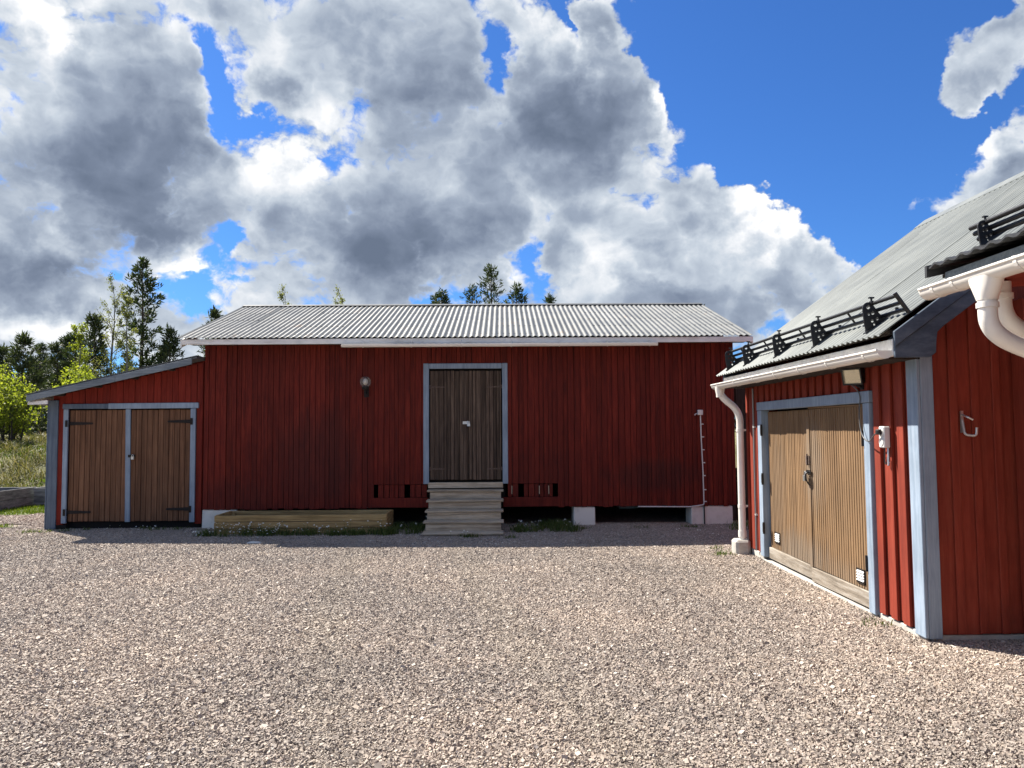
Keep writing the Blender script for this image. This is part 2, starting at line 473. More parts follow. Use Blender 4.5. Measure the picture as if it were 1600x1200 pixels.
M['grey_timber'] = wood('grey_timber', [(0.0, (0.0815, 0.0861, 0.0906)), (0.5, (0.1993, 0.2039, 0.2039)), (1.0, (0.3262, 0.3262, 0.3171))], grain=(1.6, 4.0, 22), var=0.35, rough=0.9, bump=0.6)
M['dark_wood'] = wood('dark_wood', [(0.0, (0.0164, 0.0131, 0.0107)), (0.5, (0.0369, 0.0287, 0.0246)), (1.0, (0.0656, 0.0533, 0.0451))], var=0.3, rough=0.9, bump=0.5)
M['pale_streak'] = wood('pale_streak', [(0.0, (0.369, 0.3116, 0.2132)), (1.0, (0.533, 0.4592, 0.3444))], var=0.1)  # pale colour standing for daylight seen through the barn wall
M['soil'] = plain('soil', (0.018, 0.0131, 0.0098), rough=1.0, col2=(0.041, 0.0312, 0.023), scale=30, bump=0.8)
M['concrete'] = plain('concrete', (0.451, 0.433, 0.3969), rough=0.95, col2=(0.3247, 0.3067, 0.2706), scale=7, bump=0.5)
M['limewash'] = plain('limewash', (0.74, 0.71, 0.64), rough=0.95, col2=(0.58, 0.55, 0.49), scale=5, bump=0.4, thresh=(0.45, 0.75))
M['barn_roof'] = sheet_metal('barn_roof', 'X', (0.1058, 0.111, 0.1073), (0.1428, 0.1481, 0.144), 0.9)
M['garage_roof'] = sheet_metal('garage_roof', 'Y', (0.1231, 0.1362, 0.1323), (0.1607, 0.1746, 0.1683), 0.12)
M['felt'] = plain('felt', (0.082, 0.0861, 0.0902), rough=0.9, col2=(0.1394, 0.1435, 0.1435), scale=30, bump=0.4)
M['black_metal'] = plain('black_metal', (0.012, 0.012, 0.013), rough=0.42, spec=0.45)
M['iron'] = plain('iron', (0.010, 0.009, 0.009), rough=0.7, metal=0.0, spec=0.3, col2=(0.022, 0.015, 0.012), scale=40)
M['rusty_iron'] = plain('rusty_iron', (0.082, 0.0533, 0.041), rough=0.85, col2=(0.1476, 0.1066, 0.0861), scale=60)
M['steel'] = plain('steel', (0.55, 0.54, 0.51), rough=0.35, metal=0.8)
M['roof_tile'] = plain('roof_tile', (0.018, 0.0189, 0.0205), rough=0.5, col2=(0.0369, 0.0377, 0.041), scale=12)
M['grey_plastic'] = plain('grey_plastic', (0.62, 0.62, 0.60), rough=0.5)
M['black_plastic'] = plain('black_plastic', (0.015, 0.015, 0.015), rough=0.45)
M['cable_grey'] = plain('cable_grey', (0.2132, 0.2132, 0.2132), rough=0.5)
M['cable_dark'] = plain('cable_dark', (0.09, 0.09, 0.09), rough=0.5)
M['dark_inside'] = plain('dark_inside', (0.012, 0.010, 0.009), rough=1.0)
M['reflector'] = plain('reflector', (0.82, 0.78, 0.62), rough=0.18, metal=0.9)
gm, gt, gb = new_mat('clear_glass')
gb.inputs['Base Color'].default_value = (0.95, 0.95, 0.93, 1); gb.inputs['Roughness'].default_value = 0.03
gb.inputs['Transmission Weight'].default_value = 1.0; gb.inputs['IOR'].default_value = 1.45
M['glass'] = gm
gm, gt, gb = new_mat('smoked_glass')
gb.inputs['Base Color'].default_value = (0.80, 0.76, 0.70, 1); gb.inputs['Roughness'].default_value = 0.05
gb.inputs['Transmission Weight'].default_value = 0.9; gb.inputs['IOR'].default_value = 1.3
M['smoked_glass'] = gm


def leaf_mat(name, stops, back=0.45, rough=0.6):
    """leaves and needles: colour varies leaf by leaf, light shines through"""
    m = bpy.data.materials.new(name); m.use_nodes = True; m.node_tree.nodes.clear()
    t = NT(m.node_tree)
    geo = t.n('ShaderNodeNewGeometry')
    c = t.ramp(geo.outputs['Random Per Island'], stops)
    d = t.n('ShaderNodeBsdfPrincipled', Base_Color=c, Roughness=rough)
    d.inputs['Specular IOR Level'].default_value = 0.25
    tr = t.n('ShaderNodeBsdfTranslucent', Color=t.mix(1.0, c, (1.25, 1.3, 0.7, 1), 'MULTIPLY'))
    mx = t.n('ShaderNodeMixShader'); t.put(mx.inputs[0], back); t.put(mx.inputs[1], d); t.put(mx.inputs[2], tr)
    t.n('ShaderNodeOutputMaterial', Surface=mx)
    return m


M['needles'] = leaf_mat('needles', [(0.0, (0.0179, 0.0307, 0.013)), (0.5, (0.0377, 0.058, 0.0227)), (1.0, (0.0762, 0.098, 0.0364))], 0.25)
M['needles_far'] = leaf_mat('needles_far', [(0.0, (0.0261, 0.039, 0.0201)), (0.6, (0.0512, 0.0691, 0.0319)), (1.0, (0.093, 0.1107, 0.0463))], 0.25)
M['birch_leaf'] = leaf_mat('birch_leaf', [(0.0, (0.0984, 0.1148, 0.0328)), (1.0, (0.2132, 0.2214, 0.0656))], 0.5)
M['bush_leaf'] = leaf_mat('bush_leaf', [(0.0, (0.1086, 0.1426, 0.0226)), (0.6, (0.2082, 0.2469, 0.0308)), (1.0, (0.3258, 0.3511, 0.0513))], 0.55)
M['bed_leaf'] = leaf_mat('bed_leaf', [(0.0, (0.0787, 0.1181, 0.0197)), (1.0, (0.164, 0.2099, 0.0394))], 0.45)
M['lawn_blade'] = leaf_mat('lawn_blade', [(0.0, (0.0459, 0.0787, 0.0079)), (0.7, (0.0918, 0.1378, 0.0131)), (1.0, (0.1574, 0.1771, 0.0328))], 0.4)
M['bank_blade'] = leaf_mat('bank_blade', [(0.0, (0.0499, 0.0664, 0.0157)), (0.4, (0.1107, 0.1107, 0.0368)), (0.75, (0.1882, 0.1605, 0.0736)), (1.0, (0.249, 0.2103, 0.1157))], 0.3)
M['weed_blade'] = leaf_mat('weed_blade', [(0.0, (0.041, 0.0697, 0.0164)), (0.7, (0.082, 0.123, 0.0287)), (1.0, (0.164, 0.164, 0.0574))], 0.35)
M['petal'] = leaf_mat('petal', [(0.0, (0.75, 0.75, 0.73)), (1.0, (0.82, 0.82, 0.82))], 0.3)
M['pine_bark'] = plain('pine_bark', (0.0902, 0.0615, 0.0451), rough=0.95, col2=(0.0451, 0.0344, 0.0295), scale=6, bump=0.6)
M['birch_bark'] = plain('birch_bark', (0.0902, 0.0779, 0.0656), rough=0.9, col2=(0.246, 0.2296, 0.205), scale=5, bump=0.3)
M['twig'] = plain('twig', (0.0574, 0.0451, 0.0369), rough=0.95)

# gravel: crushed stone, stone by stone
gm, gt, gb = new_mat('gravel_stone')
geo = gt.n('ShaderNodeNewGeometry')
c = gt.ramp(geo.outputs['Random Per Island'],
            [(0.0, (0.1591, 0.1349, 0.1183)), (0.10, (0.2168, 0.1852, 0.1607)), (0.26, (0.2874, 0.2454, 0.2092)), (0.44, (0.3322, 0.276, 0.2261)),
             (0.60, (0.3002, 0.2454, 0.2092)), (0.72, (0.377, 0.3234, 0.2727)), (0.88, (0.4218, 0.3694, 0.3162)), (0.97, (0.4923, 0.4493, 0.4039))], 'CONSTANT')
nz = gt.n('ShaderNodeTexNoise', Vector=geo.outputs['Position'], Scale=90.0, Detail=4.0, Roughness=0.6)
nb = gt.n('ShaderNodeTexNoise', Vector=geo.outputs['Position'], Scale=0.42, Detail=5.0, Roughness=0.62)
c = gt.mix(gt.smooth(nb.outputs['Fac'], 0.35, 0.68, 0.0, 0.45), c, gt.mix(1.0, c, (1.04, 0.97, 0.88, 1), 'MULTIPLY'))
tone = gt.m('MULTIPLY', gt.m('MULTIPLY_ADD', nz.outputs['Fac'], 0.5, 0.75), gt.m('MULTIPLY_ADD', nb.outputs['Fac'], 1.2, 0.42))
c = gt.mix(1.0, c, gt.n('ShaderNodeCombineXYZ', X=tone, Y=tone, Z=tone).outputs[0], 'MULTIPLY')
px_ = gt.n('ShaderNodeSeparateXYZ', Vector=geo.outputs['Position'])
bend = gt.m('MULTIPLY_ADD', px_.outputs[1], 0.30, gt.m('MULTIPLY', gt.m('SINE', gt.m('MULTIPLY', px_.outputs[1], 0.35)), 0.5))
lane = gt.m('ABSOLUTE', gt.m('SUBTRACT', gt.m('ABSOLUTE', gt.m('ADD', px_.outputs[0], gt.m('SUBTRACT', bend, 1.6))), 0.75))
trk = gt.m('MULTIPLY', gt.smooth(lane, 0.32, 0.05), gt.smooth(nb.outputs['Fac'], 0.30, 0.6, 0.25, 0.75))
c = gt.mix(gt.m('MULTIPLY', trk, 0.55), c, (0.30, 0.258, 0.205, 1))
gt.put(gb.inputs['Base Color'], c)
gb.inputs['Roughness'].default_value = 0.75
gb.inputs['Specular IOR Level'].default_value = 0.35
M['gravel_stone'] = gm

# ground: fine grit under the gravel, earth and dry grass on the bank (ground cover from a vertex mask)
gm, gt, gb = new_mat('ground')
pos = gt.n('ShaderNodeNewGeometry').outputs['Position']
vo = gt.n('ShaderNodeTexVoronoi', Vector=pos, Scale=55.0)
n1 = gt.n('ShaderNodeTexNoise', Vector=pos, Scale=1.2, Detail=6.0, Roughness=0.65)
n2 = gt.n('ShaderNodeTexNoise', Vector=pos, Scale=26.0, Detail=5.0, Roughness=0.7)
vr = gt.n('ShaderNodeSeparateColor', Color=vo.outputs['Color'])
grit = gt.ramp(vr.outputs[0], [(0.0, (0.14, 0.115, 0.10)), (0.5, (0.28, 0.235, 0.20)), (1.0, (0.46, 0.40, 0.34))])
earth = gt.ramp(n1.outputs['Fac'], [(0.3, (0.075, 0.085, 0.03)), (0.5, (0.15, 0.145, 0.055)), (0.7, (0.22, 0.19, 0.10))])
mask = gt.n('ShaderNodeAttribute', dict(attribute_name='grass'))
mk = gt.smooth(gt.m('ADD', mask.outputs['Fac'], gt.m('MULTIPLY_ADD', n2.outputs['Fac'], 0.5, -0.25)), 0.35, 0.65)
gt.put(gb.inputs['Base Color'], gt.mix(mk, grit, earth))
gb.inputs['Roughness'].default_value = 0.95
hb = gt.m('MULTIPLY_ADD', vo.outputs['Distance'], -1.0, n2.outputs['Fac'])
gt.put(gb.inputs['Normal'], gt.n('ShaderNodeBump', Strength=0.8, Distance=0.02, Height=hb))
M['ground'] = gm
M['lawn'] = plain('lawn', (0.0574, 0.082, 0.0148), rough=0.95, col2=(0.1066, 0.1148, 0.0328), scale=9, bump=0.6)


# ------------------------------------------------------------------ ground
def sstep(a, b, x):
    t = np.clip((x - a) / (b - a), 0, 1)
    return t * t * (3 - 2 * t)


def ground_z(x, y):
    x = np.asarray(x, float); y = np.asarray(y, float)
    toe = 19.4 + 1.6 * sstep(-9.0, -5.5, x)
    bank = sstep(0, 4.2, y - toe) * (1.22 + 0.10 * np.sin(x * 0.9) + 0.06 * np.sin(x * 2.3 + y))
    far = sstep(40, 160, np.hypot(x, y)) * 0.6
    return bank + far + 0.02 * np.sin(x * 0.7 + 1.0) * np.sin(y * 0.5) * sstep(8, 12, y) * (1 - sstep(11, 13, y))


def axis_ticks(near, fine, far_lim, growth=1.28):
    a = list(np.arange(-near, near + 1e-6, fine)); st = fine
    while a[-1] < far_lim:
        st *= growth; a.append(a[-1] + st); a.insert(0, a[0] - st)
    return np.array(a)


gx = axis_ticks(24, 0.5, 900); gy = axis_ticks(30, 0.5, 900)
XX, YY = np.meshgrid(gx, gy)
ZZ = ground_z(XX, YY)
nx_, ny_ = len(gx), len(gy)
gv = np.stack([XX.ravel(), YY.ravel(), ZZ.ravel()], 1)
gf = [(j * nx_ + i, j * nx_ + i + 1, (j + 1) * nx_ + i + 1, (j + 1) * nx_ + i) for j in range(ny_ - 1) for i in range(nx_ - 1)]
me = bpy.data.meshes.new('ground')
me.from_pydata(gv.tolist(), [], gf)
at_ = me.attributes.new('grass', 'FLOAT', 'POINT')
gmask = np.clip(sstep(17.3, 18.3, YY) + sstep(-10.5, -13.5, XX) * sstep(11.5, 12.5, YY) + sstep(22, 30, np.hypot(XX, YY)), 0, 1)
at_.data.foreach_set('value', gmask.ravel().astype(np.float32))
me.shade_smooth()
me.materials.append(M['ground'])
ground = link(bpy.data.objects.new('ground', me), None, (0, 0, 0))
tag(ground, kind='structure', label='pale gravel yard running up to a grassy bank')

rng = np.random.default_rng(7)


def in_poly(px, py, poly):
    inside = np.zeros(np.shape(px), bool)
    n = len(poly)
    for i in range(n):
        x1, y1 = poly[i]; x2, y2 = poly[(i + 1) % n]
        c_ = ((y1 > py) != (y2 > py)) & (px < (x2 - x1) * (py - y1) / (y2 - y1 + 1e-12) + x1)
        inside ^= c_
    return inside


def ragged(poly, step=0.25, amp=0.09, seed=1):
    r = random.Random(seed); out = []
    for i in range(len(poly)):
        a = Vector(poly[i]); b = Vector(poly[(i + 1) % len(poly)])
        k = max(1, int((b - a).length / step))
        for j in range(k):
            p = a.lerp(b, j / k)
            out.append((p.x + r.uniform(-amp, amp), p.y + r.uniform(-amp, amp)))
    return out


LAWN_FAR = ragged([(-15.0, 15.3), (-11.0, 15.5), (-9.6, 15.7), (-8.6, 16.0), (-8.4, 17.0), (-8.8, 19.3), (-15.0, 19.3)], seed=3)
LAWN_NEAR = ragged([(-13.5, 12.6), (-10.2, 12.8), (-8.95, 13.2), (-8.6, 13.7), (-9.2, 14.15), (-13.5, 14.2)], seed=5)


def blades(name, px, py, pz, h, w, mat, lean=0.5, hv=0.5, label=None, curve=True):
    """grass blades as one mesh: each blade a bent strip of two quads and a tip"""
    n = len(px)
    ang = rng.uniform(0, 2 * np.pi, n); ld = rng.uniform(0, 2 * np.pi, n)
    hh = h * rng.uniform(1 - hv, 1 + hv, n); ww = w * rng.uniform(0.6, 1.3, n)
    le = lean * rng.uniform(0.1, 1.0, n) * hh
    dx, dy = np.cos(ang) * ww / 2, np.sin(ang) * ww / 2
    lx, ly = np.cos(ld) * le, np.sin(ld) * le
    V = np.zeros((n, 5, 3))
    for k, (t, s) in enumerate(((0, 1), (0, -1), (0.55, 0.8), (0.55, -0.8), (1.0, 0))):
        V[:, k, 0] = px + dx * s + lx * t * t; V[:, k, 1] = py + dy * s + ly * t * t; V[:, k, 2] = pz + hh * t * (1 - 0.25 * lean * t)
    base = np.arange(n)[:, None] * 5
    q = (base + np.array([[0, 1, 3, 2]])).tolist(); tr = (base + np.array([[2, 3, 4]])).tolist()
    me = bpy.data.meshes.new(name)
    me.from_pydata(V.reshape(-1, 3).tolist(), [], q + tr)
    me.materials.append(mat)
    o = link(bpy.data.objects.new(name, me), None, (0, 0, 0))
    return tag(o, kind='stuff', label=label)


for nm_, poly, lab, n_, seed in (('lawn', LAWN_FAR, 'strip of short green lawn below the grey timber planters', 26000, 1),
                                 ('lawn', LAWN_NEAR, 'patch of short green lawn on the gravel at the left edge', 12000, 2)):
    mb = MB()
    k = len(poly)
    mb.add([(p[0], p[1], 0.006) for p in poly], [tuple(range(k))])
    lo = mb.build(nm_, M['lawn'], None, at=(0, 0, 0))
    tag(lo, kind='structure', label=lab)
    lo_ = np.min(poly, 0); hi_ = np.max(poly, 0)
    qx = rng.uniform(lo_[0] - 0.15, hi_[0] + 0.15, n_); qy = rng.uniform(lo_[1] - 0.15, hi_[1] + 0.15, n_)
    ok = in_poly(qx + rng.normal(0, 0.07, n_), qy + rng.normal(0, 0.07, n_), poly)
    blades('grass', qx[ok], qy[ok], np.full(ok.sum(), 0.005), 0.055, 0.012, M['lawn_blade'],
           label=('short green grass on the lawn strip by the planters', 'short green grass on the left gravel edge patch')[seed - 1])

# bank grass: long, last year's straw mixed with new green
n_ = 46000
qx = rng.uniform(-22, -6.5, n_); qy = rng.uniform(18.9, 26.0, n_)
clump = np.sin(qx * 3.1 + 2 * np.sin(qy * 2.2)) * np.sin(qy * 2.7 + qx) + rng.normal(0, 0.5, n_)
ok = clump > -0.35
blades('bank_grass', qx[ok], qy[ok], ground_z(qx[ok], qy[ok]) - 0.01, 0.26, 0.02, M['bank_blade'], lean=1.3, hv=0.7,
       label='long dry and green grass covering the bank behind the planters')

n_ = 16000
qx = rng.uniform(-22, -6.5, n_); qy = 18.7 + 5.6 * rng.beta(1.2, 0.6, n_)
ok = (np.sin(qx * 1.9 + 1.3 * np.sin(qy * 1.7)) + np.sin(qy * 2.1 - qx * 0.8) + (qy - 21.0) * 0.55 + rng.normal(0, 0.6, n_)) > 0.35
blades('bank_grass', qx[ok], qy[ok], ground_z(qx[ok], qy[ok]) - 0.01, 0.20, 0.022, M['lawn_blade'], lean=0.9, hv=0.6,
       label='fresh green grass along the crest of the bank')

n_ = 15000
qx = rng.uniform(-34, -8, n_); qy = rng.uniform(24.3, 36.0, n_)
blades('bank_grass', qx, qy, ground_z(qx, qy) - 0.01, 0.34, 0.03, M['bank_blade'], lean=1.0, hv=0.6,
       label='tall rough grass on the level ground under the bushes')

# ------------------------------------------------------------------ gravel (stuff): half-metre patches of loose stones
stone_col = bpy.data.collections.new('gravel_patches')
prng = np.random.default_rng(11)
CUBE = np.array([(-1, -1, -1), (1, -1, -1), (1, 1, -1), (-1, 1, -1), (-1, -1, 1), (1, -1, 1), (1, 1, 1), (-1, 1, 1)], float)
CF = np.array([(0, 3, 2), (0, 2, 1), (4, 5, 6), (4, 6, 7), (0, 1, 5), (0, 5, 4), (1, 2, 6), (1, 6, 5), (2, 3, 7), (2, 7, 6), (3, 0, 4), (3, 4, 7)])
for k in range(8):
    ns = 3300
    size = np.clip(prng.lognormal(math.log(0.0049), 0.36, ns), 0.004, 0.019)
    V = CUBE[None] * prng.uniform(0.55, 1.05, (ns, 8, 3))
    V *= (size[:, None] * prng.uniform(0.6, 1.35, (ns, 3)))[:, None, :] * np.array([1.1, 1.1, 0.75])
    a = prng.uniform(0, 2 * np.pi, ns); tl = prng.normal(0, 0.45, ns); t2 = prng.normal(0, 0.45, ns)
    ca, sa = np.cos(a), np.sin(a)
    # tilt about x, about y, then turn about z
    y_, z_ = V[..., 1] * np.cos(tl)[:, None] - V[..., 2] * np.sin(tl)[:, None], V[..., 1] * np.sin(tl)[:, None] + V[..., 2] * np.cos(tl)[:, None]
    x_, z_ = V[..., 0] * np.cos(t2)[:, None] + z_ * np.sin(t2)[:, None], -V[..., 0] * np.sin(t2)[:, None] + z_ * np.cos(t2)[:, None]
    X_ = x_ * ca[:, None] - y_ * sa[:, None]; Y_ = x_ * sa[:, None] + y_ * ca[:, None]
    px = prng.uniform(-0.26, 0.26, ns); py = prng.uniform(-0.26, 0.26, ns)
    V = np.stack([X_ + px[:, None], Y_ + py[:, None], z_ + (0.004 + prng.uniform(0, 0.009, ns))[:, None]], -1)
    F_ = (CF[None] + (np.arange(ns) * 8)[:, None, None]).reshape(-1, 3)
    me = bpy.data.meshes.new('gravel_patch')
    me.from_pydata(V.reshape(-1, 3).tolist(), [], F_.tolist())
    me.materials.append(M['gravel_stone'])
    stone_col.objects.link(bpy.data.objects.new('gravel_patch', me))

cx, cy = np.meshgrid(np.arange(-11.75, 6.5, 0.5), np.arange(1.75, 18.0, 0.5))
cx, cy = cx.ravel(), cy.ravel()
ok = ~((cx > -5.2) & (cx < 4.1) & (cy > 13.7)) & ~((cx > -7.8) & (cx < -5.0) & (cy > 13.5))
ok &= ~((cx > 3.4) & (cy > 6.2) & (cy < 10.4)) & ~(cx > 4.3) | (cx > 3.4) & (cy > 10.4) & (cy < 13.6)
ok &= ~(in_poly(cx, cy, LAWN_FAR) | in_poly(cx, cy, LAWN_NEAR))
ok &= ~((cx < -9.0) & (cy > 17.0))
cx, cy = cx[ok], cy[ok]
me = bpy.data.meshes.new('gravel')
me.from_pydata([(x, y, float(ground_z(x, y))) for x, y in zip(cx, cy)], [], [])
a1 = me.attributes.new('turn', 'FLOAT', 'POINT'); a1.data.foreach_set('value', (rng.integers(0, 4, len(cx)) * math.pi / 2).astype(np.float32))
a2 = me.attributes.new('pick', 'INT', 'POINT'); a2.data.foreach_set('value', rng.integers(0, 8, len(cx)).astype(np.int32))
gravel = link(bpy.data.objects.new('gravel', me), None, (0, 0, 0))
tag(gravel, kind='stuff', label='loose pale pinkish grey crushed gravel covering the yard')
gn = bpy.data.node_groups.new('gravel', 'GeometryNodeTree')
gn.interface.new_socket('Geometry', in_out='INPUT', socket_type='NodeSocketGeometry')
gn.interface.new_socket('Geometry', in_out='OUTPUT', socket_type='NodeSocketGeometry')
G = NT(gn)
gi = G.n('NodeGroupInput'); go = G.n('NodeGroupOutput')
ci = G.n('GeometryNodeCollectionInfo', Collection=stone_col, Separate_Children=True, Reset_Children=True)
at1 = G.n('GeometryNodeInputNamedAttribute', dict(data_type='FLOAT'), Name='turn')
at2 = G.n('GeometryNodeInputNamedAttribute', dict(data_type='INT'), Name='pick')
rot = G.n('ShaderNodeCombineXYZ', X=0.0, Y=0.0, Z=at1.outputs[0])
iop = G.n('GeometryNodeInstanceOnPoints')
G.put(iop.inputs['Points'], gi.outputs[0]); G.put(iop.inputs['Instance'], ci.outputs[0])
iop.inputs['Pick Instance'].default_value = True
G.put(iop.inputs['Instance Index'], at2.outputs[0]); G.put(iop.inputs['Rotation'], rot)
G.put(go.inputs[0], iop.outputs[0])
md = gravel.modifiers.new('gravel', 'NODES'); md.node_group = gn


# ------------------------------------------------------------------ corrugated sheets
def corrugated(name, mat, parent, p0, u, s, nrm, n_waves, wl, length, amp=0.011, seg=8, lift=0.0, thick=0.0025, phase=0.0, wav=0.004, seed=0, shape=1.0):
    """one roofing sheet: waves run up the slope. p0 lower corner, u along the eave, s up the slope, nrm out of the roof"""
    r = random.Random(seed)
    p0, u, s, nrm = Vector(p0), Vector(u), Vector(s), Vector(nrm)
    nu = n_waves * seg + 1
    rows = 5
    top = []
    bow = [r.uniform(-wav, wav) for _ in range(rows)]
    for j in range(rows):
        d = length * j / (rows - 1) + (r.uniform(-0.012, 0.012) if j == 0 else 0)
        for i in range(nu):
            x = i * wl / seg
            h = math.cos(2 * math.pi * (i / seg) + phase); h = amp * math.copysign(abs(h) ** shape, h)
            top.append(p0 + u * x + s * d + nrm * (h + lift + bow[j]))
    vs = top + [v - nrm * thick for v in top]
    k = rows * nu
    fs = []
    for j in range(rows - 1):
        for i in range(nu - 1):
            a = j * nu + i
            fs.append((a, a + 1, a + nu + 1, a + nu)); fs.append((k + a, k + a + nu, k + a + nu + 1, k + a + 1))
    for i in range(nu - 1):
        fs.append((i, k + i, k + i + 1, i + 1)); a = (rows - 1) * nu + i; fs.append((a, a + 1, k + a + 1, k + a))
    for j in range(rows - 1):
        a = j * nu; fs.append((a, a + nu, k + a + nu, k + a)); a += nu - 1; fs.append((a, k + a, k + a + nu, a + nu))
    return MB().add(vs, fs).build(name, mat, parent, smooth=50, fix=True)


def strap_hinge(parent, mat, x_pin, x_tip, y, z, w=0.035, tilt=0.0):
    """strap on a door leaf with a pin barrel at the jamb"""
    mb = MB()
    mb.prism([(x_pin, z - w / 2), (x_tip, z - w * 0.28 + tilt), (x_tip + (0.02 if x_tip > x_pin else -0.02), z + tilt), (x_tip, z + w * 0.28 + tilt), (x_pin, z + w / 2)], 'XZ', y - 0.008, y)
    mb.box(min(x_pin, x_pin + (x_pin - x_tip) * 0.10), max(x_pin, x_pin + (x_pin - x_tip) * 0.10), y - 0.055, y - 0.047, z - w * 0.9, z + w * 0.9) if w > 0.05 else None
    mb.tube([(x_pin, y - 0.012, z - w * 1.0), (x_pin, y - 0.012, z + w * 1.0)], 0.013, 8)
    for f in (0.25, 0.6, 0.9):
        x = x_pin + (x_tip - x_pin) * f
        mb.tube([(x, y - 0.013, z + tilt * f), (x, y - 0.006, z + tilt * f)], 0.007, 6)
    return mb.build('hinge', mat, parent)


def padlock(parent, x, y, z, size=0.05, mat=None):
    mb = MB()
    mb.box(x - size * 0.45, x + size * 0.45, y - 0.03, y - 0.008, z - size, z)
    mb.tube(fillet([(x - size * 0.28, y - 0.019, z - 0.005), (x - size * 0.28, y - 0.019, z + size * 0.6), (x + size * 0.28, y - 0.019, z + size * 0.6), (x + size * 0.28, y - 0.019, z - 0.005)], size * 0.25, 4), size * 0.09, 8)
    return mb.build('padlock', mat or M['steel'], parent, bevel=0.0)


rnd = random.Random(21)

# ================================================================== barn
BY = 13.2                                     # front face of the barn
barn = thing('barn', (-0.55, BY, 0.0), 'long dark red timber barn with corrugated metal roof and grey plank door above steps', 'barn')
BX0, BX1, BZ0, BZ1 = -5.10, 4.00, 0.325, 3.14
front = MB()
front.box(BX0 + 0.02, -1.30, BY + 0.03, BY + 0.09, 0.74, BZ1).box(0.04, BX1 - 0.02, BY + 0.03, BY + 0.09, 0.74, BZ1).box(-1.30, 0.04, BY + 0.03, BY + 0.09, 2.74, BZ1)
front.box(BX0 + 0.02, -2.27, BY + 0.03, BY + 0.09, 0.34, 0.739).box(1.0, BX1 - 0.02, BY + 0.03, BY + 0.09, 0.34, 0.739)
wall = front.build('front_wall', M['dark_wood'], barn, at=(-0.55, BY, 0.33))
x = BX0
HOLES = [(-2.235, -2.155), (-1.665, -1.585), (0.285, 0.36), (0.835, 0.905)]
while x < BX1 - 0.02:
    w = rnd.choice((0.072, 0.08, 0.088, 0.098, 0.108))
    x1 = min(x + w, BX1)
    y0 = BY - rnd.choice((0.0, 0.003, 0.006, 0.011, 0.015)); y1 = BY + 0.028
    z0 = BZ0 + rnd.uniform(-0.012, 0.012)
    rot = (rnd.uniform(-0.001, 0.001), rnd.uniform(-0.0012, 0.0012), rnd.uniform(-0.012, 0.012))
    mid = (x + x1) / 2
    g = rnd.choice((0.003, 0.004, 0.007))
    if -1.30 < mid < 0.03:
        board('plank', x, x1 - g, y0, y1, 2.76, BZ1, M['barn_red'], wall, 0.004, rot)
    elif -2.25 < mid < -1.30 or 0.03 < mid < 0.97:
        board('plank', x, x1 - g, y0, y1, 0.725, BZ1, M['barn_red'], wall, 0.004, rot)
        if not any(a < mid < b for a, b in HOLES):
            board('plank', x, x1 - g - 0.006, y0 + 0.006, y1, 0.502, 0.72, M['barn_red'], wall, 0.004, rot)
    else:
        board('plank', x, x1 - g, y0, y1, z0, BZ1, M['barn_red'], wall, 0.004, rot)
    x = x1
for a, b, sl in ((-2.27, -1.275, 0.006), (0.0, 0.98, -0.004)):
    board('sill_board', a, b, BY - 0.018, BY + 0.03, 0.335, 0.498, M['barn_red'], wall, 0.005, (0, sl, 0))
for xx in (0.15, 0.62, 0.78):  # thin strips coloured pale to stand for light streaking between the boards
    board('light_streak', xx - 0.006, xx + 0.006, BY - 0.022, BY - 0.008, 0.55, 0.69, M['pale_streak'], wall, 0.002, (0, rnd.uniform(-0.03, 0.03), 0))
# sides, back, floor
for nm_, xa, xb in (('side_wall', BX0 + 0.02, BX0 + 0.10), ('side_wall', BX1 - 0.10, BX1 - 0.02)):
    mb = MB()
    mb.prism([(BY + 0.10, 0.33), (18.66, 0.33), (18.66, 3.14), (15.95, 4.12), (BY + 0.10, 3.14)], 'YZ', xa, xb)
    sw = mb.build(nm_, M['dark_wood'], barn)
    y = BY + 0.035
    out = -1 if xa < 0 else 1
    xf = xa if out < 0 else xb
    while y < 18.6:
        w = rnd.choice((0.12, 0.13, 0.145))
        ztop = 3.14 + (1 - abs(min(y, 18.6) - 15.95) / 2.75) * 0.9
        lo_, hi_ = sorted((xf + out * 0.002, xf + out * 0.026))
        board('plank', lo_, hi_, y, min(y + w, 18.66) - 0.004, BZ0, round(min(ztop, 4.05), 2), M['barn_red'], sw, 0.004)
        y += w
MB().box(BX0 + 0.02, BX1 - 0.02, 18.66, 18.72, 0.0, 3.14).build('back_wall', M['barn_red'], barn)
MB().box(BX0 + 0.12, BX1 - 0.12, BY + 0.12, 18.64, 0.34, 0.42).build('floor', M['dark_wood'], barn)
MB().box(BX0 + 0.12, BX1 - 0.12, 17.6, 17.7, -0.05, 0.335).build('back_skirt', M['dark_inside'], barn)
for xa, xb in ((BX0 + 0.12, BX0 + 0.2), (BX1 - 0.2, BX1 - 0.12)):
    MB().box(xa, xb, BY + 0.5, 17.59, -0.05, 0.335).build('side_skirt', M['dark_inside'], barn)
# foundation blocks
for xa, xb in ((-5.12, -4.52), (1.20, 1.575), (3.215, 3.935)):
    mb = MB().prism([(xa, -0.08), (xb, -0.08), (xb - 0.005, 0.318), (xa + 0.006, 0.322)], 'XZ', BY + 0.012, BY + 0.42)
    mb.build('foundation_block', M['limewash'], barn, bevel=0.012)
for xa in (-3.0, 2.4):
    MB().box(xa, xa + 0.4, 16.0, 16.4, -0.08, 0.338).build('foundation_block', M['limewash'], barn, bevel=0.012)
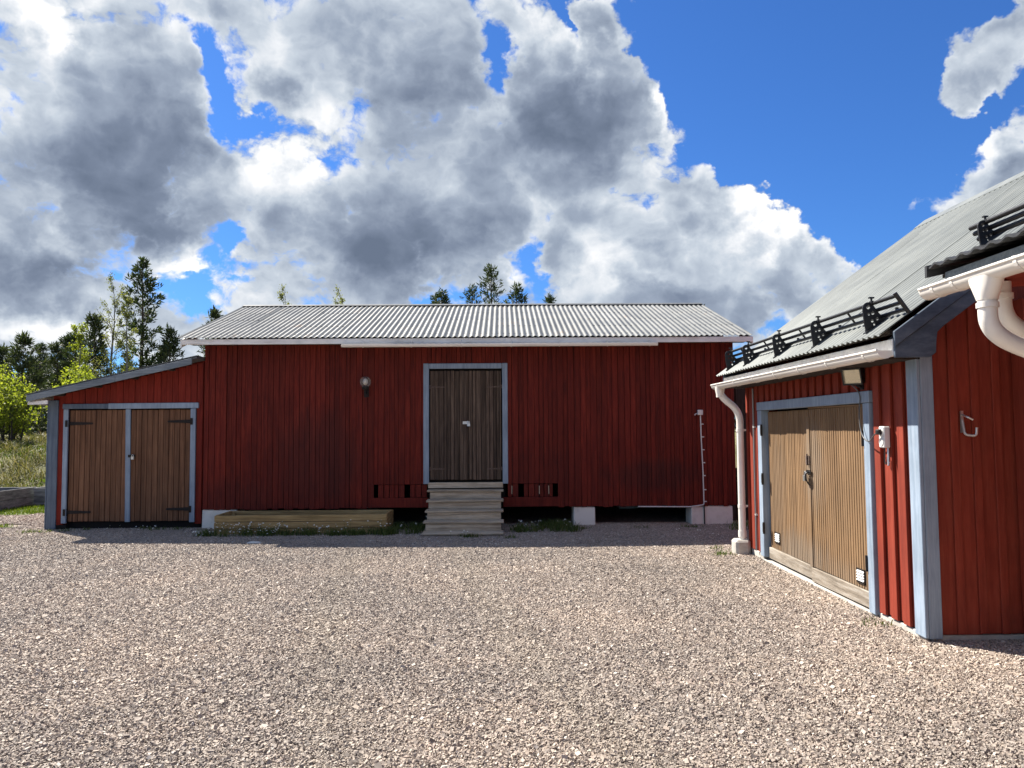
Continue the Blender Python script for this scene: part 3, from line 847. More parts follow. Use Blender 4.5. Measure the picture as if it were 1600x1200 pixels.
# door casing and leaves
casing = frame_of('door_casing', barn, (-0.63, BY, 0.73))
board('jamb', -1.357, -1.262, BY - 0.032, BY + 0.02, 0.73, 2.793, M['blue_paint'], casing, 0.006)
board('jamb', -0.005, 0.088, BY - 0.032, BY + 0.02, 0.728, 2.793, M['blue_paint'], casing, 0.006)
board('head', -1.258, -0.009, BY - 0.034, BY + 0.02, 2.70, 2.791, M['blue_paint'], casing, 0.006)
MB().box(-1.30, 0.04, BY + 0.12, BY + 0.14, 0.42, 2.78).build('inner_lining', M['dark_inside'], casing)
for side, (xa, xb) in enumerate(((-1.245, -0.655), (-0.635, -0.018))):
    leaf = MB().box(xa + 0.01, xb - 0.01, BY + 0.062, BY + 0.085, 0.81, 2.66).build('door_leaf', M['dark_wood'], barn)
    xs = xa
    while xs < xb - 0.02:
        w = rnd.choice((0.052, 0.06, 0.07, 0.085))
        xe = min(xs + w, xb)
        if xb - xe < 0.03: xe = xb
        board('plank', xs, xe - 0.008, BY + 0.034 - rnd.uniform(0, 0.012), BY + 0.06, 0.79 + rnd.uniform(0, 0.012), 2.672 - rnd.uniform(0, 0.01),
              M['barn_door'], leaf, 0.004, (0, rnd.uniform(-0.001, 0.001), rnd.uniform(-0.02, 0.02)))
        xs = xe
    for z in (2.39, 0.985):
        if side == 0: strap_hinge(leaf, M['rusty_iron'], xa, xa + 0.24, BY + 0.022, z, 0.03, -0.004)
        else: strap_hinge(leaf, M['rusty_iron'], xb, xb - 0.24, BY + 0.022, z, 0.03, -0.008)
leafR = leaf
board('cover_strip', -0.665, -0.615, BY + 0.005, BY + 0.024, 0.80, 2.66, M['barn_door'], leafR, 0.004, (0, 0.004, 0))
lk = MB().box(-0.685, -0.565, BY - 0.012, BY + 0.004, 1.745, 1.795).tube([(-0.60, BY - 0.028, 1.71), (-0.60, BY - 0.01, 1.80)], 0.012, 8)
lk.build('hasp', M['steel'], leafR, bevel=0.002)
padlock(leafR, -0.578, BY - 0.01, 1.755, 0.045)
# roof
EY, EZ, RY, RZ = 12.70, 3.195, 15.95, 4.250
sl = Vector((0, RY - EY, RZ - EZ)); SL = sl.length; sl.normalize(); nr = Vector((0, -sl.z, sl.y))
roof = MB().box(-5.25, 4.12, 15.90, 16.00, 4.10, 4.17).build('roof', M['dark_wood'], barn)      # ridge beam carries the sheets
for k in range(5):
    f = (0.35 + k * 0.72) / SL
    p = Vector((0, EY, EZ)) + sl * SL * f
    MB().box(-5.30, 4.17, p.y - 0.05, p.y + 0.05, p.z - 0.052, p.z - 0.020).build('batten', M['dark_wood'], roof)
WL = 0.0955
ns = 11
x = -5.37
for k in range(ns):
    nw = 9 if k < ns - 1 else 10
    corrugated('roof_sheet', M['barn_roof'], roof, (x, EY, EZ), (1, 0, 0), sl, nr, nw + (0 if k == ns - 1 else 1), WL, SL, amp=0.0105, lift=0.0035 * (k % 2), seed=40 + k)
    x += nw * WL
RX1 = x
sb_ = Vector((0, -(RY - EY), RZ - EZ)).normalized(); nb_ = Vector((0, -sb_.z, -sb_.y)) * -1
corrugated('back_sheet', M['barn_roof'], roof, (-5.37, 2 * RY - EY, EZ), (1, 0, 0), sb_, Vector((0, sl.z, sl.y)), 101, WL, SL, amp=0.013, seed=77)
mb = MB().prism([(RY - 0.13, RZ - 0.015), (RY, RZ + 0.030), (RY + 0.13, RZ - 0.015), (RY + 0.13, RZ - 0.022), (RY, RZ + 0.022), (RY - 0.13, RZ - 0.022)], 'YZ', -5.37, RX1)
mb.build('ridge_cap', M['barn_roof'], roof)
board('fascia', -5.33, 4.20, EY + 0.03, EY + 0.06, 3.088, 3.178, M['white_paint'], barn, 0.004)
MB().prism([(EY + 0.06, 3.125), (BY + 0.02, 3.125), (BY + 0.02, 3.145), (EY + 0.06, 3.145)], 'YZ', -5.31, 4.18).build('soffit', M['dark_wood'], barn)
for xa, xb in ((-5.345, -5.32), (4.185, 4.21)):
    MB().prism([(EY + 0.065, 3.045), (EY + 0.065, 3.17), (RY, RZ - 0.03), (2 * RY - EY - 0.065, 3.17), (2 * RY - EY - 0.065, 3.045), (RY, RZ - 0.16)], 'YZ', xa, xb).build('bargeboard', M['white_paint'], barn)
# short hanging gutter above the door
def half_round(parent, name, mat, y_or_x, z, r, a, b, along, open_to=0, t=0.003, n=10):
    an = [math.pi + math.pi * i / n for i in range(n + 1)]
    o_ = [(y_or_x + r * math.cos(k), z + r * math.sin(k)) for k in an]
    i_ = [(y_or_x + (r - t) * math.cos(k), z + (r - t) * math.sin(k)) for k in an]
    mb = MB().ring_prism(o_, i_, 'YZ' if along == 'X' else 'XZ', a, b)
    return mb


gut = half_round(barn, 'gutter', M['white_metal'], EY - 0.034, 3.062, 0.040, -2.65, 2.575, 'X').build('gutter', M['white_metal'], barn, smooth=40)
MB().tube([(-2.65, EY - 0.074, 3.063), (2.575, EY - 0.074, 3.066)], 0.009, 8).build('rolled_lip', M['white_metal'], gut, smooth=40)
for xx in (-2.3, -1.5, -0.68, 0.15, 0.95, 1.75, 2.45):
    half_round(barn, 'b', None, EY - 0.034, 3.062, 0.045, xx - 0.012, xx + 0.012, 'X').tube([(xx, EY - 0.006, 3.085), (xx, EY + 0.028, 3.13)], 0.008, 6).build('bracket', M['white_metal'], gut)
for xa, xb in ((-2.656, -2.650), (2.575, 2.581)):
    MB().prism([(EY - 0.034 + 0.040 * math.cos(math.pi + math.pi * i / 8), 3.062 + 0.040 * math.sin(math.pi + math.pi * i / 8)) for i in range(9)], 'YZ', xa, xb).build('end_cap', M['white_metal'], gut)

# ================================================================== lean-to shed
shed = thing('lean_to_shed', (-6.45, BY, 0.0), 'low red lean-to shed with brown plank double doors against the barn end', 'shed')
SX0, SX1 = -7.70, -5.125


def shed_top(x):
    return 2.288 + (x + 7.70) * 0.2246


swall = MB()
swall.prism([(SX0 + 0.02, 2.10), (SX1, 2.10), (SX1, shed_top(SX1) - 0.004), (SX0 + 0.02, shed_top(SX0) - 0.004)], 'XZ', BY + 0.03, BY + 0.07)
swall.box(SX0 + 0.02, -7.42, BY + 0.03, BY + 0.07, 0.10, 2.099).box(-5.26, SX1, BY + 0.03, BY + 0.07, 0.10, 2.099)
swall = swall.build('front_wall', M['shed_red'], shed, at=(-6.4, BY, 0.1))
x = SX0 + 0.13
while x < SX1 - 0.01:
    w = rnd.choice((0.095, 0.105, 0.12))
    x1 = min(x + w, SX1)
    if SX1 - x1 < 0.03: x1 = SX1
    mid = (x + x1) / 2
    zt = shed_top(x) - 0.02
    z0 = 2.09 if -7.45 < x1 and mid < -5.22 and x > -7.55 else 0.09
    y0 = BY - rnd.choice((0.0, 0.003, 0.007, 0.011))
    board('plank', x, x1 - 0.004, y0, BY + 0.028, z0, zt, M['shed_red'], swall, 0.004, (0, rnd.uniform(-0.001, 0.001), rnd.uniform(-0.01, 0.01)))
    x = x1
board('corner_board', -7.725, -7.565, BY - 0.025, BY + 0.002, 0.02, shed_top(-7.7) - 0.09, M['dark_blue_paint'], shed, 0.005, (0, -0.002, 0))
board('corner_board', -7.752, -7.727, BY - 0.024, BY + 0.14, 0.02, shed_top(-7.75) - 0.09, M['dark_blue_paint'], shed, 0.005)
sside = MB().box(SX0 + 0.0, SX0 + 0.05, BY + 0.145, 16.9, 0.08, 2.19).build('side_wall', M['dark_wood'], shed)
y = BY + 0.15
while y < 16.85:
    board('plank', SX0 - 0.024, SX0 - 0.002, y, min(y + 0.13, 16.9) - 0.004, 0.08, 2.17, M['shed_red'], sside, 0.004)
    y += 0.13
MB().prism([(SX0 + 0.06, 0.08), (SX1, 0.08), (SX1, 2.7), (SX0 + 0.06, 2.15)], 'XZ', 16.86, 16.9).build('back_wall', M['shed_red'], shed)
MB().box(SX0 + 0.06, SX1, BY + 0.11, BY + 0.118, -0.05, 0.2).build('shade_strip', M['dark_inside'], shed)  # near-black strip added for the shade in the gap under the doors
MB().box(SX0 + 0.03, -7.40, BY + 0.004, BY + 0.10, -0.04, 0.088).build('shade_strip', M['dark_inside'], shed)  # near-black strip added to stop sunlight leaking under the planks
scas = frame_of('door_casing', shed, (-6.33, BY, 0.1))
board('jamb', -7.470, -7.392, BY - 0.036, BY + 0.005, 0.115, 2.045, M['blue_paint'], scas, 0.006, (0, -0.003, 0))
board('jamb', -5.318, -5.232, BY - 0.036, BY + 0.005, 0.12, 2.045, M['blue_paint'], scas, 0.006, (0, -0.003, 0))
board('head', -7.49, -6.72, BY - 0.038, BY + 0.005, 2.05, 2.135, M['dark_blue_paint'], scas, 0.006)
board('head', -6.716, -5.19, BY - 0.040, BY + 0.005, 2.048, 2.143, M['blue_paint'], scas, 0.006, (0, -0.003, 0))
MB().box(-7.42, -5.26, BY + 0.12, BY + 0.14, 0.05, 2.2).build('inner_lining', M['dark_inside'], scas)
for side, (xa, xb) in enumerate(((-7.385, -6.405), (-6.345, -5.328))):
    leaf = MB().box(xa + 0.01, xb - 0.01, BY + 0.052, BY + 0.085, 0.16, 2.0).build('door_leaf', M['dark_wood'], shed)
    n_ = 11
    for k in range(n_):
        xs = xa + (xb - xa) * k / n_; xe = xa + (xb - xa) * (k + 1) / n_
        board('plank', xs, xe - 0.007, BY + 0.020 - rnd.uniform(0, 0.006), BY + 0.05, 0.135 + rnd.uniform(0, 0.008), 2.032 - rnd.uniform(0, 0.006),
              M['shed_door'], leaf, 0.005, (0, 0, rnd.uniform(-0.012, 0.012)))
    for z in ((1.80, 0.30) if side == 0 else (1.825, 0.34)):
        if side == 0: strap_hinge(leaf, M['iron'], xa - 0.01, xa + 0.38, BY + 0.010, z, 0.062)
        else: strap_hinge(leaf, M['iron'], xb + 0.01, xb - 0.38, BY + 0.010, z, 0.062)
    if side == 0:
        board('cover_strip', -6.42, -6.335, BY - 0.014, BY + 0.010, 0.13, 2.04, M['blue_paint'], leaf, 0.005, (0, -0.028 * 0.5, 0))
hs = MB().box(-6.37, -6.25, BY - 0.028, BY - 0.016, 1.22, 1.265).build('hasp', M['iron'], leaf, bevel=0.002)
padlock(leaf, -6.285, BY - 0.02, 1.235, 0.05)
# roof: deck with felt, front bargeboard in two lengths, boxed eave
dk = MB()
zl, zr = 2.245, 2.875
dk.prism([(-7.915, zl), (-5.11, zr), (-5.11, zr + 0.032), (-7.915, zl + 0.032)], 'XZ', 12.86, 17.0)
rf = dk.build('roof', M['felt'], shed)
MB().prism([(-7.93, zl + 0.034), (-5.11, zr + 0.036), (-5.11, zr + 0.048), (-7.93, zl + 0.046)], 'XZ', 12.845, 17.02).build('roof_sheet', M['barn_roof'], rf)
MB().prism([(-7.905, zl - 0.085), (-6.45, zl - 0.085 + 1.455 * 0.2246), (-6.45, zl + 0.025 + 1.455 * 0.2246), (-7.905, zl + 0.025)], 'XZ', 12.83, 12.857).build('bargeboard', M['grey_blue_board'], shed, bevel=0.004)
MB().prism([(-6.446, zl - 0.085 + 1.459 * 0.2246), (-5.18, zl - 0.085 + 2.725 * 0.2246), (-5.18, zl + 0.022 + 2.725 * 0.2246), (-6.446, zl + 0.022 + 1.459 * 0.2246)], 'XZ', 12.828, 12.855).build('bargeboard', M['grey_blue_board'], shed, bevel=0.004)
for k in range(4):
    xa = -7.5 + k * 0.62
    MB().prism([(xa, zl - 0.075 + (xa + 7.915) * 0.2246), (xa + 0.05, zl - 0.075 + (xa + 7.965) * 0.2246), (xa + 0.05, zl - 0.004 + (xa + 7.965) * 0.2246), (xa, zl - 0.004 + (xa + 7.915) * 0.2246)], 'XZ', 12.87, BY - 0.03).build('rafter_tail', M['dark_wood'], shed)
MB().prism([(-7.90, 2.115), (-7.575, 2.125), (-7.575, 2.19), (-7.90, 2.155)], 'XZ', 12.87, 12.895).build('eave_box', M['white_paint'], shed)
MB().box(-7.905, -7.88, 12.90, 16.95, 2.12, 2.24).build('fascia', M['white_paint'], shed)

# ================================================================== garage
GX = 3.25
garage = thing('garage', (5.77, 8.05, 0.0), 'red garage with tan ribbed double doors, blue trim and steep corrugated roof', 'garage')
GY0, GY1 = 5.95, 10.15
gw = MB()
gw.box(GX + 0.02, GX + 0.09, GY0 + 0.02, 6.79, 0.06, 2.34).box(GX + 0.02, GX + 0.09, 9.52, GY1, 0.06, 2.34).box(GX + 0.02, GX + 0.09, 6.79, 9.52, 1.88, 2.34)
gwall = gw.build('front_wall', M['garage_red'], garage, at=(GX, 8.05, 0.06))


def lock_panel_w(y0, y1, z0, z1, parent, x, mat, pitch=0.195, cover=0.105, proud=0.027, first=0.0):
    """boards with wide cover boards on a wall that faces -X"""
    y = y0
    while y < y1 - 0.01:
        b = min(y + pitch, y1)
        board('plank', x, x + 0.018, y, b - 0.003, z0, z1, mat, parent, 0.002)
        y = b
    y = y0 + first
    while y < y1 - 0.03:
        b = min(y + cover, y1)
        if b - y > 0.035:
            board('cover_board', x - proud, x - 0.002, y, b, z0 - rnd.uniform(0, 0.01), z1, mat, parent, 0.003, (rnd.uniform(-0.0008, 0.0008), 0, 0))
        y += pitch


lock_panel_w(6.08, 6.69, 0.07, 2.33, gwall, GX, M['garage_red'], first=0.075)
lock_panel_w(6.69, 9.64, 1.972, 2.33, gwall, GX, M['garage_red'], first=0.05)
lock_panel_w(9.64, GY1, 0.10, 2.33, gwall, GX, M['garage_red'], first=0.06)
# plinth
MB().box(GX - 0.012, GX + 0.12, GY0 + 0.02, 6.70, -0.05, 0.055).build('plinth', M['concrete'], garage, bevel=0.006)
MB().box(GX - 0.016, GX + 0.12, 9.60, GY1 + 0.02, -0.05, 0.085).build('plinth', M['concrete'], garage, bevel=0.006)
MB().box(GX - 0.03, GX + 0.12, 6.705, 9.595, -0.05, 0.030).build('door_sill', M['concrete'], garage, bevel=0.006)
MB().box(GX + 0.03, 8.25, GY0 + 0.004, GY0 + 0.12, -0.05, 0.05).build('plinth', M['concrete'], garage, bevel=0.006)
# door casing
gc = frame_of('door_casing', garage, (GX, 8.16, 0.03))
board('jamb', GX - 0.045, GX + 0.06, 9.505, 9.64, 0.065, 1.862, M['blue_paint'], gc, 0.005)
board('jamb', GX - 0.045, GX + 0.06, 6.69, 6.805, 0.03, 1.862, M['blue_paint'], gc, 0.005)
board('head', GX - 0.048, GX + 0.06, 6.68, 9.65, 1.865, 1.968, M['blue_paint'], gc, 0.005)
MB().box(GX + 0.20, GX + 0.22, 6.7, 9.6, 0.0, 2.0).build('inner_lining', M['dark_inside'], gc)


def ribbed_leaf(y0, y1, z0, z1, x, pitch, nm='door_leaf'):
    leaf = MB().box(x + 0.012, x + 0.045, y0, y1, z0, z1).build(nm, M['garage_door'], garage)
    mb = MB(); y = y0
    while y < y1 - 0.006:
        b = min(y + pitch, y1)
        mb.prism([(x + 0.0118, y + 0.004), (x - 0.002 + rnd.uniform(0, 0.003), y + 0.007), (x - 0.002 + rnd.uniform(0, 0.003), b - 0.007), (x + 0.0118, b - 0.004)], 'XY', z0 + 0.002, z1 - 0.002)
        y = b
    rb = mb.build('ribs', M['garage_door'], leaf)
    rb['kind'] = 'stuff'
    return leaf


leafL = ribbed_leaf(8.835, 9.47, 0.195, 1.842, GX + 0.030, 0.046)
leafL2 = ribbed_leaf(8.14, 8.829, 0.195, 1.842, GX + 0.022, 0.046)
leafN = ribbed_leaf(6.815, 8.128, 0.195, 1.842, GX - 0.002, 0.050)
board('cover_strip', GX - 0.014, GX - 0.003, 8.095, 8.165, 0.19, 1.765, M['garage_door'], leafN, 0.003)
board('kick_board', GX + 0.006, GX + 0.06, 8.14, 9.47, 0.055, 0.190, M['kick_wood'], leafL, 0.005, (0.004, 0, 0))
board('kick_board', GX - 0.016, GX + 0.04, 6.815, 8.125, 0.045, 0.188, M['kick_wood'], leafN, 0.005, (-0.006, 0, 0))
board('drip_board', GX - 0.012, GX + 0.04, 6.815, 8.12, 1.844, 1.862, M['garage_door'], leafN, 0.004, (0.006, 0, 0))


def louvre(parent, y, z, x, w=0.16, h=0.13):
    fr = MB()
    for a, b, c_, d in ((y - w / 2, y + w / 2, z - h / 2, z - h / 2 + 0.01), (y - w / 2, y + w / 2, z + h / 2 - 0.01, z + h / 2), (y - w / 2, y - w / 2 + 0.01, z - h / 2, z + h / 2), (y + w / 2 - 0.01, y + w / 2, z - h / 2, z + h / 2)):
        fr.box(x - 0.012, x, a, b, c_, d)
    fr.box(x - 0.003, x, y - w / 2 + 0.01, y + w / 2 - 0.01, z - h / 2 + 0.01, z + h / 2 - 0.01)
    v = fr.build('vent_grille', M['iron'], parent)
    for k in range(4):
        zz = z - h / 2 + 0.022 + k * (h - 0.03) / 4
        MB().prism([(x - 0.018, zz), (x - 0.004, zz + 0.018), (x - 0.004, zz + 0.022), (x - 0.018, zz + 0.004)], 'XZ', y - w / 2 + 0.01, y + w / 2 - 0.01).build('louvre_slat', M['grey_plastic'], v)


louvre(leafL, 9.22, 0.335, GX + 0.030)
louvre(leafN, 7.02, 0.30, GX - 0.002)
# lock: bolt plate, hasp, padlock
MB().box(GX - 0.022, GX - 0.0145, 8.10, 8.19, 1.26, 1.35).tube([(GX - 0.03, 8.13, 1.25), (GX - 0.03, 8.13, 1.37)], 0.009, 8).build('bolt_plate', M['rusty_iron'], leafN, bevel=0.0015)
mb = MB().box(GX - 0.024, GX - 0.015, 8.06, 8.18, 1.16, 1.20)
mb.tube(fillet([(GX - 0.02, 8.10, 1.18), (GX - 0.06, 8.10, 1.17), (GX - 0.06, 8.10, 1.10), (GX - 0.02, 8.10, 1.04)], 0.02, 4), 0.008, 8)
mb.build('hasp', M['black_metal'], leafN)
mb = MB().box(GX - 0.066, GX - 0.034, 8.115, 8.165, 1.085, 1.145)
mb.tube(fillet([(GX - 0.05, 8.122, 1.14), (GX - 0.05, 8.122, 1.185), (GX - 0.05, 8.158, 1.185), (GX - 0.05, 8.158, 1.14)], 0.015, 4), 0.006, 8)
mb.build('padlock', M['steel'], leafN)
for z in (1.62, 1.02, 0.42):
    MB().box(GX - 0.052, GX - 0.046, 9.475, 9.53, z - 0.05, z + 0.05).tube([(GX - 0.05, 9.485, z - 0.07), (GX - 0.05, 9.485, z + 0.07)], 0.014, 8).build('hinge', M['iron'], leafL)
for z in (1.55, 0.45):
    MB().tube([(GX - 0.05, 6.812, z - 0.07), (GX - 0.05, 6.812, z + 0.07)], 0.012, 8).build('hinge', M['iron'], leafN)
# gable wall towards the yard
gg = MB()
ZE, EX, RXg, RZg = 2.35, 2.88, 5.77, 4.43
gs = (RZg - ZE) / (RXg - EX)
gg.prism([(GX + 0.02, 0.055), (8.25, 0.055), (8.25, 2.52), (RXg, RZg - 0.12), (GX + 0.02, 2.50)], 'XZ', GY0 + 0.02, GY0 + 0.09)
gable = gg.build('gable_wall', M['garage_red'], garage)
x = 3.338
while x < 8.2:
    b = min(x + 0.17, 8.25)
    zt = min(ZE + (x - EX) * gs - 0.10, ZE + (8.66 - b) * gs - 0.10, RZg - 0.25)
    board('plank', x, b - 0.003, GY0, GY0 + 0.018, 0.055 + rnd.uniform(0, 0.01), round(zt, 2), M['garage_red'], gable, 0.002)
    board('cover_board', x - 0.03, x + 0.032, GY0 - 0.02, GY0 - 0.002, 0.06 + rnd.uniform(0, 0.012), round(zt, 2), M['garage_red'], gable, 0.003) if x > 3.4 else None
    x = b
board('corner_board', GX - 0.032, GX - 0.004, GY0 - 0.03, GY0 + 0.128, 0.035, 2.36, M['blue_paint'], garage, 0.005)
board('corner_board', GX - 0.002, GX + 0.100, GY0 - 0.031, GY0 - 0.003, 0.03, 2.42, M['blue_paint'], garage, 0.005)
MB().prism([(GX + 0.02, 0.05), (8.25, 0.05), (8.25, 2.5), (RXg, RZg - 0.12), (GX + 0.02, 2.5)], 'XZ', GY1 - 0.09, GY1 - 0.02).build('back_gable', M['garage_red'], garage)
MB().box(8.16, 8.25, GY0 + 0.1, GY1 - 0.1, 0.05, 2.5).build('back_wall', M['garage_red'], garage)
# roof
sg = Vector((RXg - EX, 0, RZg - ZE)); SG = sg.length; sg.normalize(); ng = Vector((-sg.z, 0, sg.x))
groof = MB().box(RXg - 0.05, RXg + 0.05, 5.80, 10.20, RZg - 0.18, RZg - 0.06).build('roof', M['dark_wood'], garage)
for k in range(6):
    p = Vector((EX, 0, ZE)) + sg * (0.12 + k * 0.62)
    MB().box(p.x - 0.02, p.x + 0.02, 5.79, 10.22, p.z - 0.065, p.z - 0.03).build('batten', M['dark_wood'], groof)
y = 10.26
k = 0
GWL = 0.094
while y > 5.80:
    nw = 8
    n_here = min(nw, int(round((y - 5.70) / GWL)))
    corrugated('roof_sheet', M['garage_roof'], groof, (EX - 0.004, y, ZE), (0, -1, 0), sg, ng, n_here + (1 if y - n_here * GWL > 5.8 else 0), GWL, SG + 0.01, seg=12, amp=0.0085, shape=0.55, lift=0.0016 * (k % 2), seed=90 + k)
    y -= n_here * GWL; k += 1
corrugated('back_sheet', M['garage_roof'], groof, (2 * RXg - EX, 10.26, ZE), (0, -1, 0), Vector((-sg.x, 0, sg.z)), Vector((sg.z, 0, sg.x)), 48, GWL, SG, amp=0.0115, seed=120)
MB().prism([(RXg - 0.15, RZg - 0.085), (RXg, RZg + 0.03), (RXg + 0.15, RZg - 0.085), (RXg + 0.15, RZg - 0.095), (RXg, RZg + 0.02), (RXg - 0.15, RZg - 0.095)], 'XZ', 5.70, 10.26).build('ridge_cap', M['garage_roof'], groof)
# bargeboards: an upper strip over a deeper board; at the eave the deep board is boxed out with a hollow curve
Y0b = 5.715


def rz(x, d=0.0):
    return ZE - 0.03 + (x - EX) * gs + d


up = [(2.945, rz(2.945)), (RXg, rz(RXg)), (RXg, rz(RXg, -0.115)), (2.945, rz(2.945, -0.115))]
bb = MB().prism(up, 'XZ', Y0b - 0.02, Y0b + 0.008).build('bargeboard', M['navy_paint'], garage, bevel=0.004)
low = [(2.955, rz(2.955, -0.117)), (RXg, rz(RXg, -0.117)), (RXg, rz(RXg, -0.235)), (3.33, rz(3.33, -0.235))]
low += [(3.30 - 0.02 * math.sin(i / 6 * math.pi / 2) - 0.012, rz(3.33, -0.25) - 0.185 * i / 6) for i in range(1, 7)]
low += [(3.22, 2.172), (2.955, 2.172)]
MB().prism(low, 'XZ', Y0b, Y0b + 0.03).build('bargeboard', M['navy_paint'], garage, bevel=0.004)
MB().prism([(2.99, 2.198), (3.21, 2.198), (3.21, 2.50), (2.99, 2.32)], 'XZ', Y0b + 0.032, GY0 - 0.035).build('eave_box', M['navy_paint'], garage)
MB().prism([(8.60, rz(2.94)), (RXg + 0.002, rz(RXg)), (RXg + 0.002, rz(RXg, -0.235)), (8.60, rz(2.94, -0.235))], 'XZ', Y0b - 0.01, Y0b + 0.03).build('bargeboard', M['navy_paint'], garage)
MB().prism([(2.955, rz(2.955)), (RXg, rz(RXg)), (RXg, rz(RXg, -0.22)), (2.955, rz(2.955, -0.22))], 'XZ', 10.20, 10.23).build('bargeboard', M['navy_paint'], garage)
# fascia, soffit, gutter and downpipe
board('fascia', 2.952, 2.985, Y0b + 0.032, 10.19, 2.185, 2.315, M['white_paint'], garage, 0.004)
MB().box(2.987, GX + 0.015, GY0 - 0.03, 10.19, 2.175, 2.195).build('soffit', M['dark_wood'], garage)
r_ = 0.062
ggut = half_round(garage, 'gutter', M['white_metal'], 2.900, 2.228, r_, 5.76, 10.40, 'Y').build('gutter', M['white_metal'], garage, smooth=40)
MB().tube([(2.900 - r_, 5.76, 2.23), (2.900 - r_, 10.40, 2.232)], 0.010, 10).build('rolled_lip', M['white_metal'], ggut, smooth=40)
for ya, yb in ((5.754, 5.760), (10.40, 10.406)):
    MB().prism([(2.900 + r_ * math.cos(math.pi + math.pi * i / 10), 2.228 + r_ * math.sin(math.pi + math.pi * i / 10)) for i in range(11)], 'XZ', ya, yb).build('end_cap', M['white_metal'], ggut)
for yy in (6.0, 6.7, 7.35, 8.0, 8.7, 9.4, 10.1):
    half_round(garage, 'b', None, 2.900, 2.228, r_ + 0.005, yy - 0.013, yy + 0.013, 'Y').box(2.900 - r_ - 0.012, 2.954, yy - 0.012, yy + 0.012, 2.236, 2.241).build('bracket', M['white_metal'], ggut)
dp = fillet([(2.900, 10.20, 2.20), (2.900, 10.20, 2.08), (3.145, 10.16, 1.87), (3.145, 10.16, 0.16)], 0.14, 8)
dpipe = MB().tube(dp, 0.046, 16).build('downpipe', M['white_metal'], garage, smooth=40)
MB().lathe([(0.062, 0.0), (0.060, -0.05), (0.050, -0.10), (0.049, -0.14)], (2.900, 10.20, 2.20), 16).build('outlet', M['white_metal'], dpipe, smooth=40)
for z in (1.62, 0.62):
    MB().lathe([(0.047, -0.02), (0.052, -0.02), (0.052, 0.02), (0.047, 0.02)], (3.145, 10.16, z), 16).box(3.19, GX - 0.0, 10.15, 10.17, z - 0.012, z + 0.012).build('pipe_clip', M['white_metal'], dpipe)
MB().lathe([(0.047, 0.30), (0.054, 0.30), (0.054, 0.22), (0.047, 0.22)], (3.145, 10.16, 0.0), 16).build('pipe_sleeve', M['white_metal'], dpipe)
mb = MB().prism([(3.03, 10.03), (3.20, 10.03), (3.235, 10.10), (3.235, 10.24), (3.19, 10.29), (3.05, 10.29), (3.01, 10.22), (3.01, 10.09)], 'XY', -0.06, 0.19)
mb.build('pipe_footing', M['concrete'], dpipe, bevel=0.025)
MB().tube([(3.205, 9.79, 0.10), (3.205, 9.79, 2.15)], 0.011, 8).build('conduit', M['cable_grey'], garage)
for z in (0.55, 1.66):
    MB().box(3.198, 3.225, 9.77, 9.81, z - 0.01, z + 0.01).build('conduit_clip', M['grey_plastic'], garage)

# ================================================================== house corner at the right
house = thing('house', (5.2, 1.5, 0.0), 'red house corner at the right edge with black tiled eave and white gutter', 'house')
HX = 3.97
hw = MB().box(HX + 0.02, HX + 0.12, -3.0, 5.925, 0.26, 2.62).build('side_wall', M['garage_red'], house)
y = 5.925
while y > 1.0:
    board('plank', HX, HX + 0.018, y - 0.165, y - 0.003, 0.27, 2.62, M['garage_red'], hw, 0.002)
    board('cover_board', HX - 0.02, HX - 0.002, y - 0.195, y - 0.135, 0.26, 2.62, M['garage_red'], hw, 0.003)
    y -= 0.165
MB().box(HX + 0.015, HX + 0.2, -3.0, 5.925, -0.05, 0.255).build('plinth', M['concrete'], house, bevel=0.006)
MB().box(HX + 0.12, 8.0, 5.70, 5.80, 0.0, 2.62).build('end_wall', M['garage_red'], house)
HS = 0.22
TW = 0.145


def tile_z(x):
    return 2.690 + (x - 2.85) * HS


# tile rows: each row a run of waved tiles, every tile along the eave an object of its own
hroof = MB().prism([(2.93, tile_z(2.93) - 0.05), (7.6, tile_z(7.6) - 0.05), (7.6, tile_z(7.6) - 0.075), (2.93, tile_z(2.93) - 0.075)], 'XZ', -3.0, 5.02).build('roof', M['dark_wood'], house)


def tile_mesh(x0, length, y0, lift):
    """one black roof tile: an S-wave across its width, thick enough to show its lower edge"""
    n = 10; vs = []
    for (x, dz) in ((x0, lift), (x0 + length, 0.0)):
        for th in (0.0, -0.014):
            for i in range(n + 1):
                t = i / n
                h = 0.019 * (0.5 + 0.5 * math.cos(2 * math.pi * (t - 0.5))) ** 1.4
                vs.append((x, y0 + TW * t * 1.03, tile_z(x) + h + dz + th))
    m = n + 1; fs = []
    for i in range(n):
        fs += [(i, i + 1, 2 * m + i + 1, 2 * m + i), (m + i, 3 * m + i, 3 * m + i + 1, m + i + 1), (i, m + i, m + i + 1, i + 1), (2 * m + i, 2 * m + i + 1, 3 * m + i + 1, 3 * m + i)]
    fs += [(0, 2 * m, 3 * m, m), (n, m + n, 3 * m + n, 2 * m + n)]
    return MB().add(vs, fs)


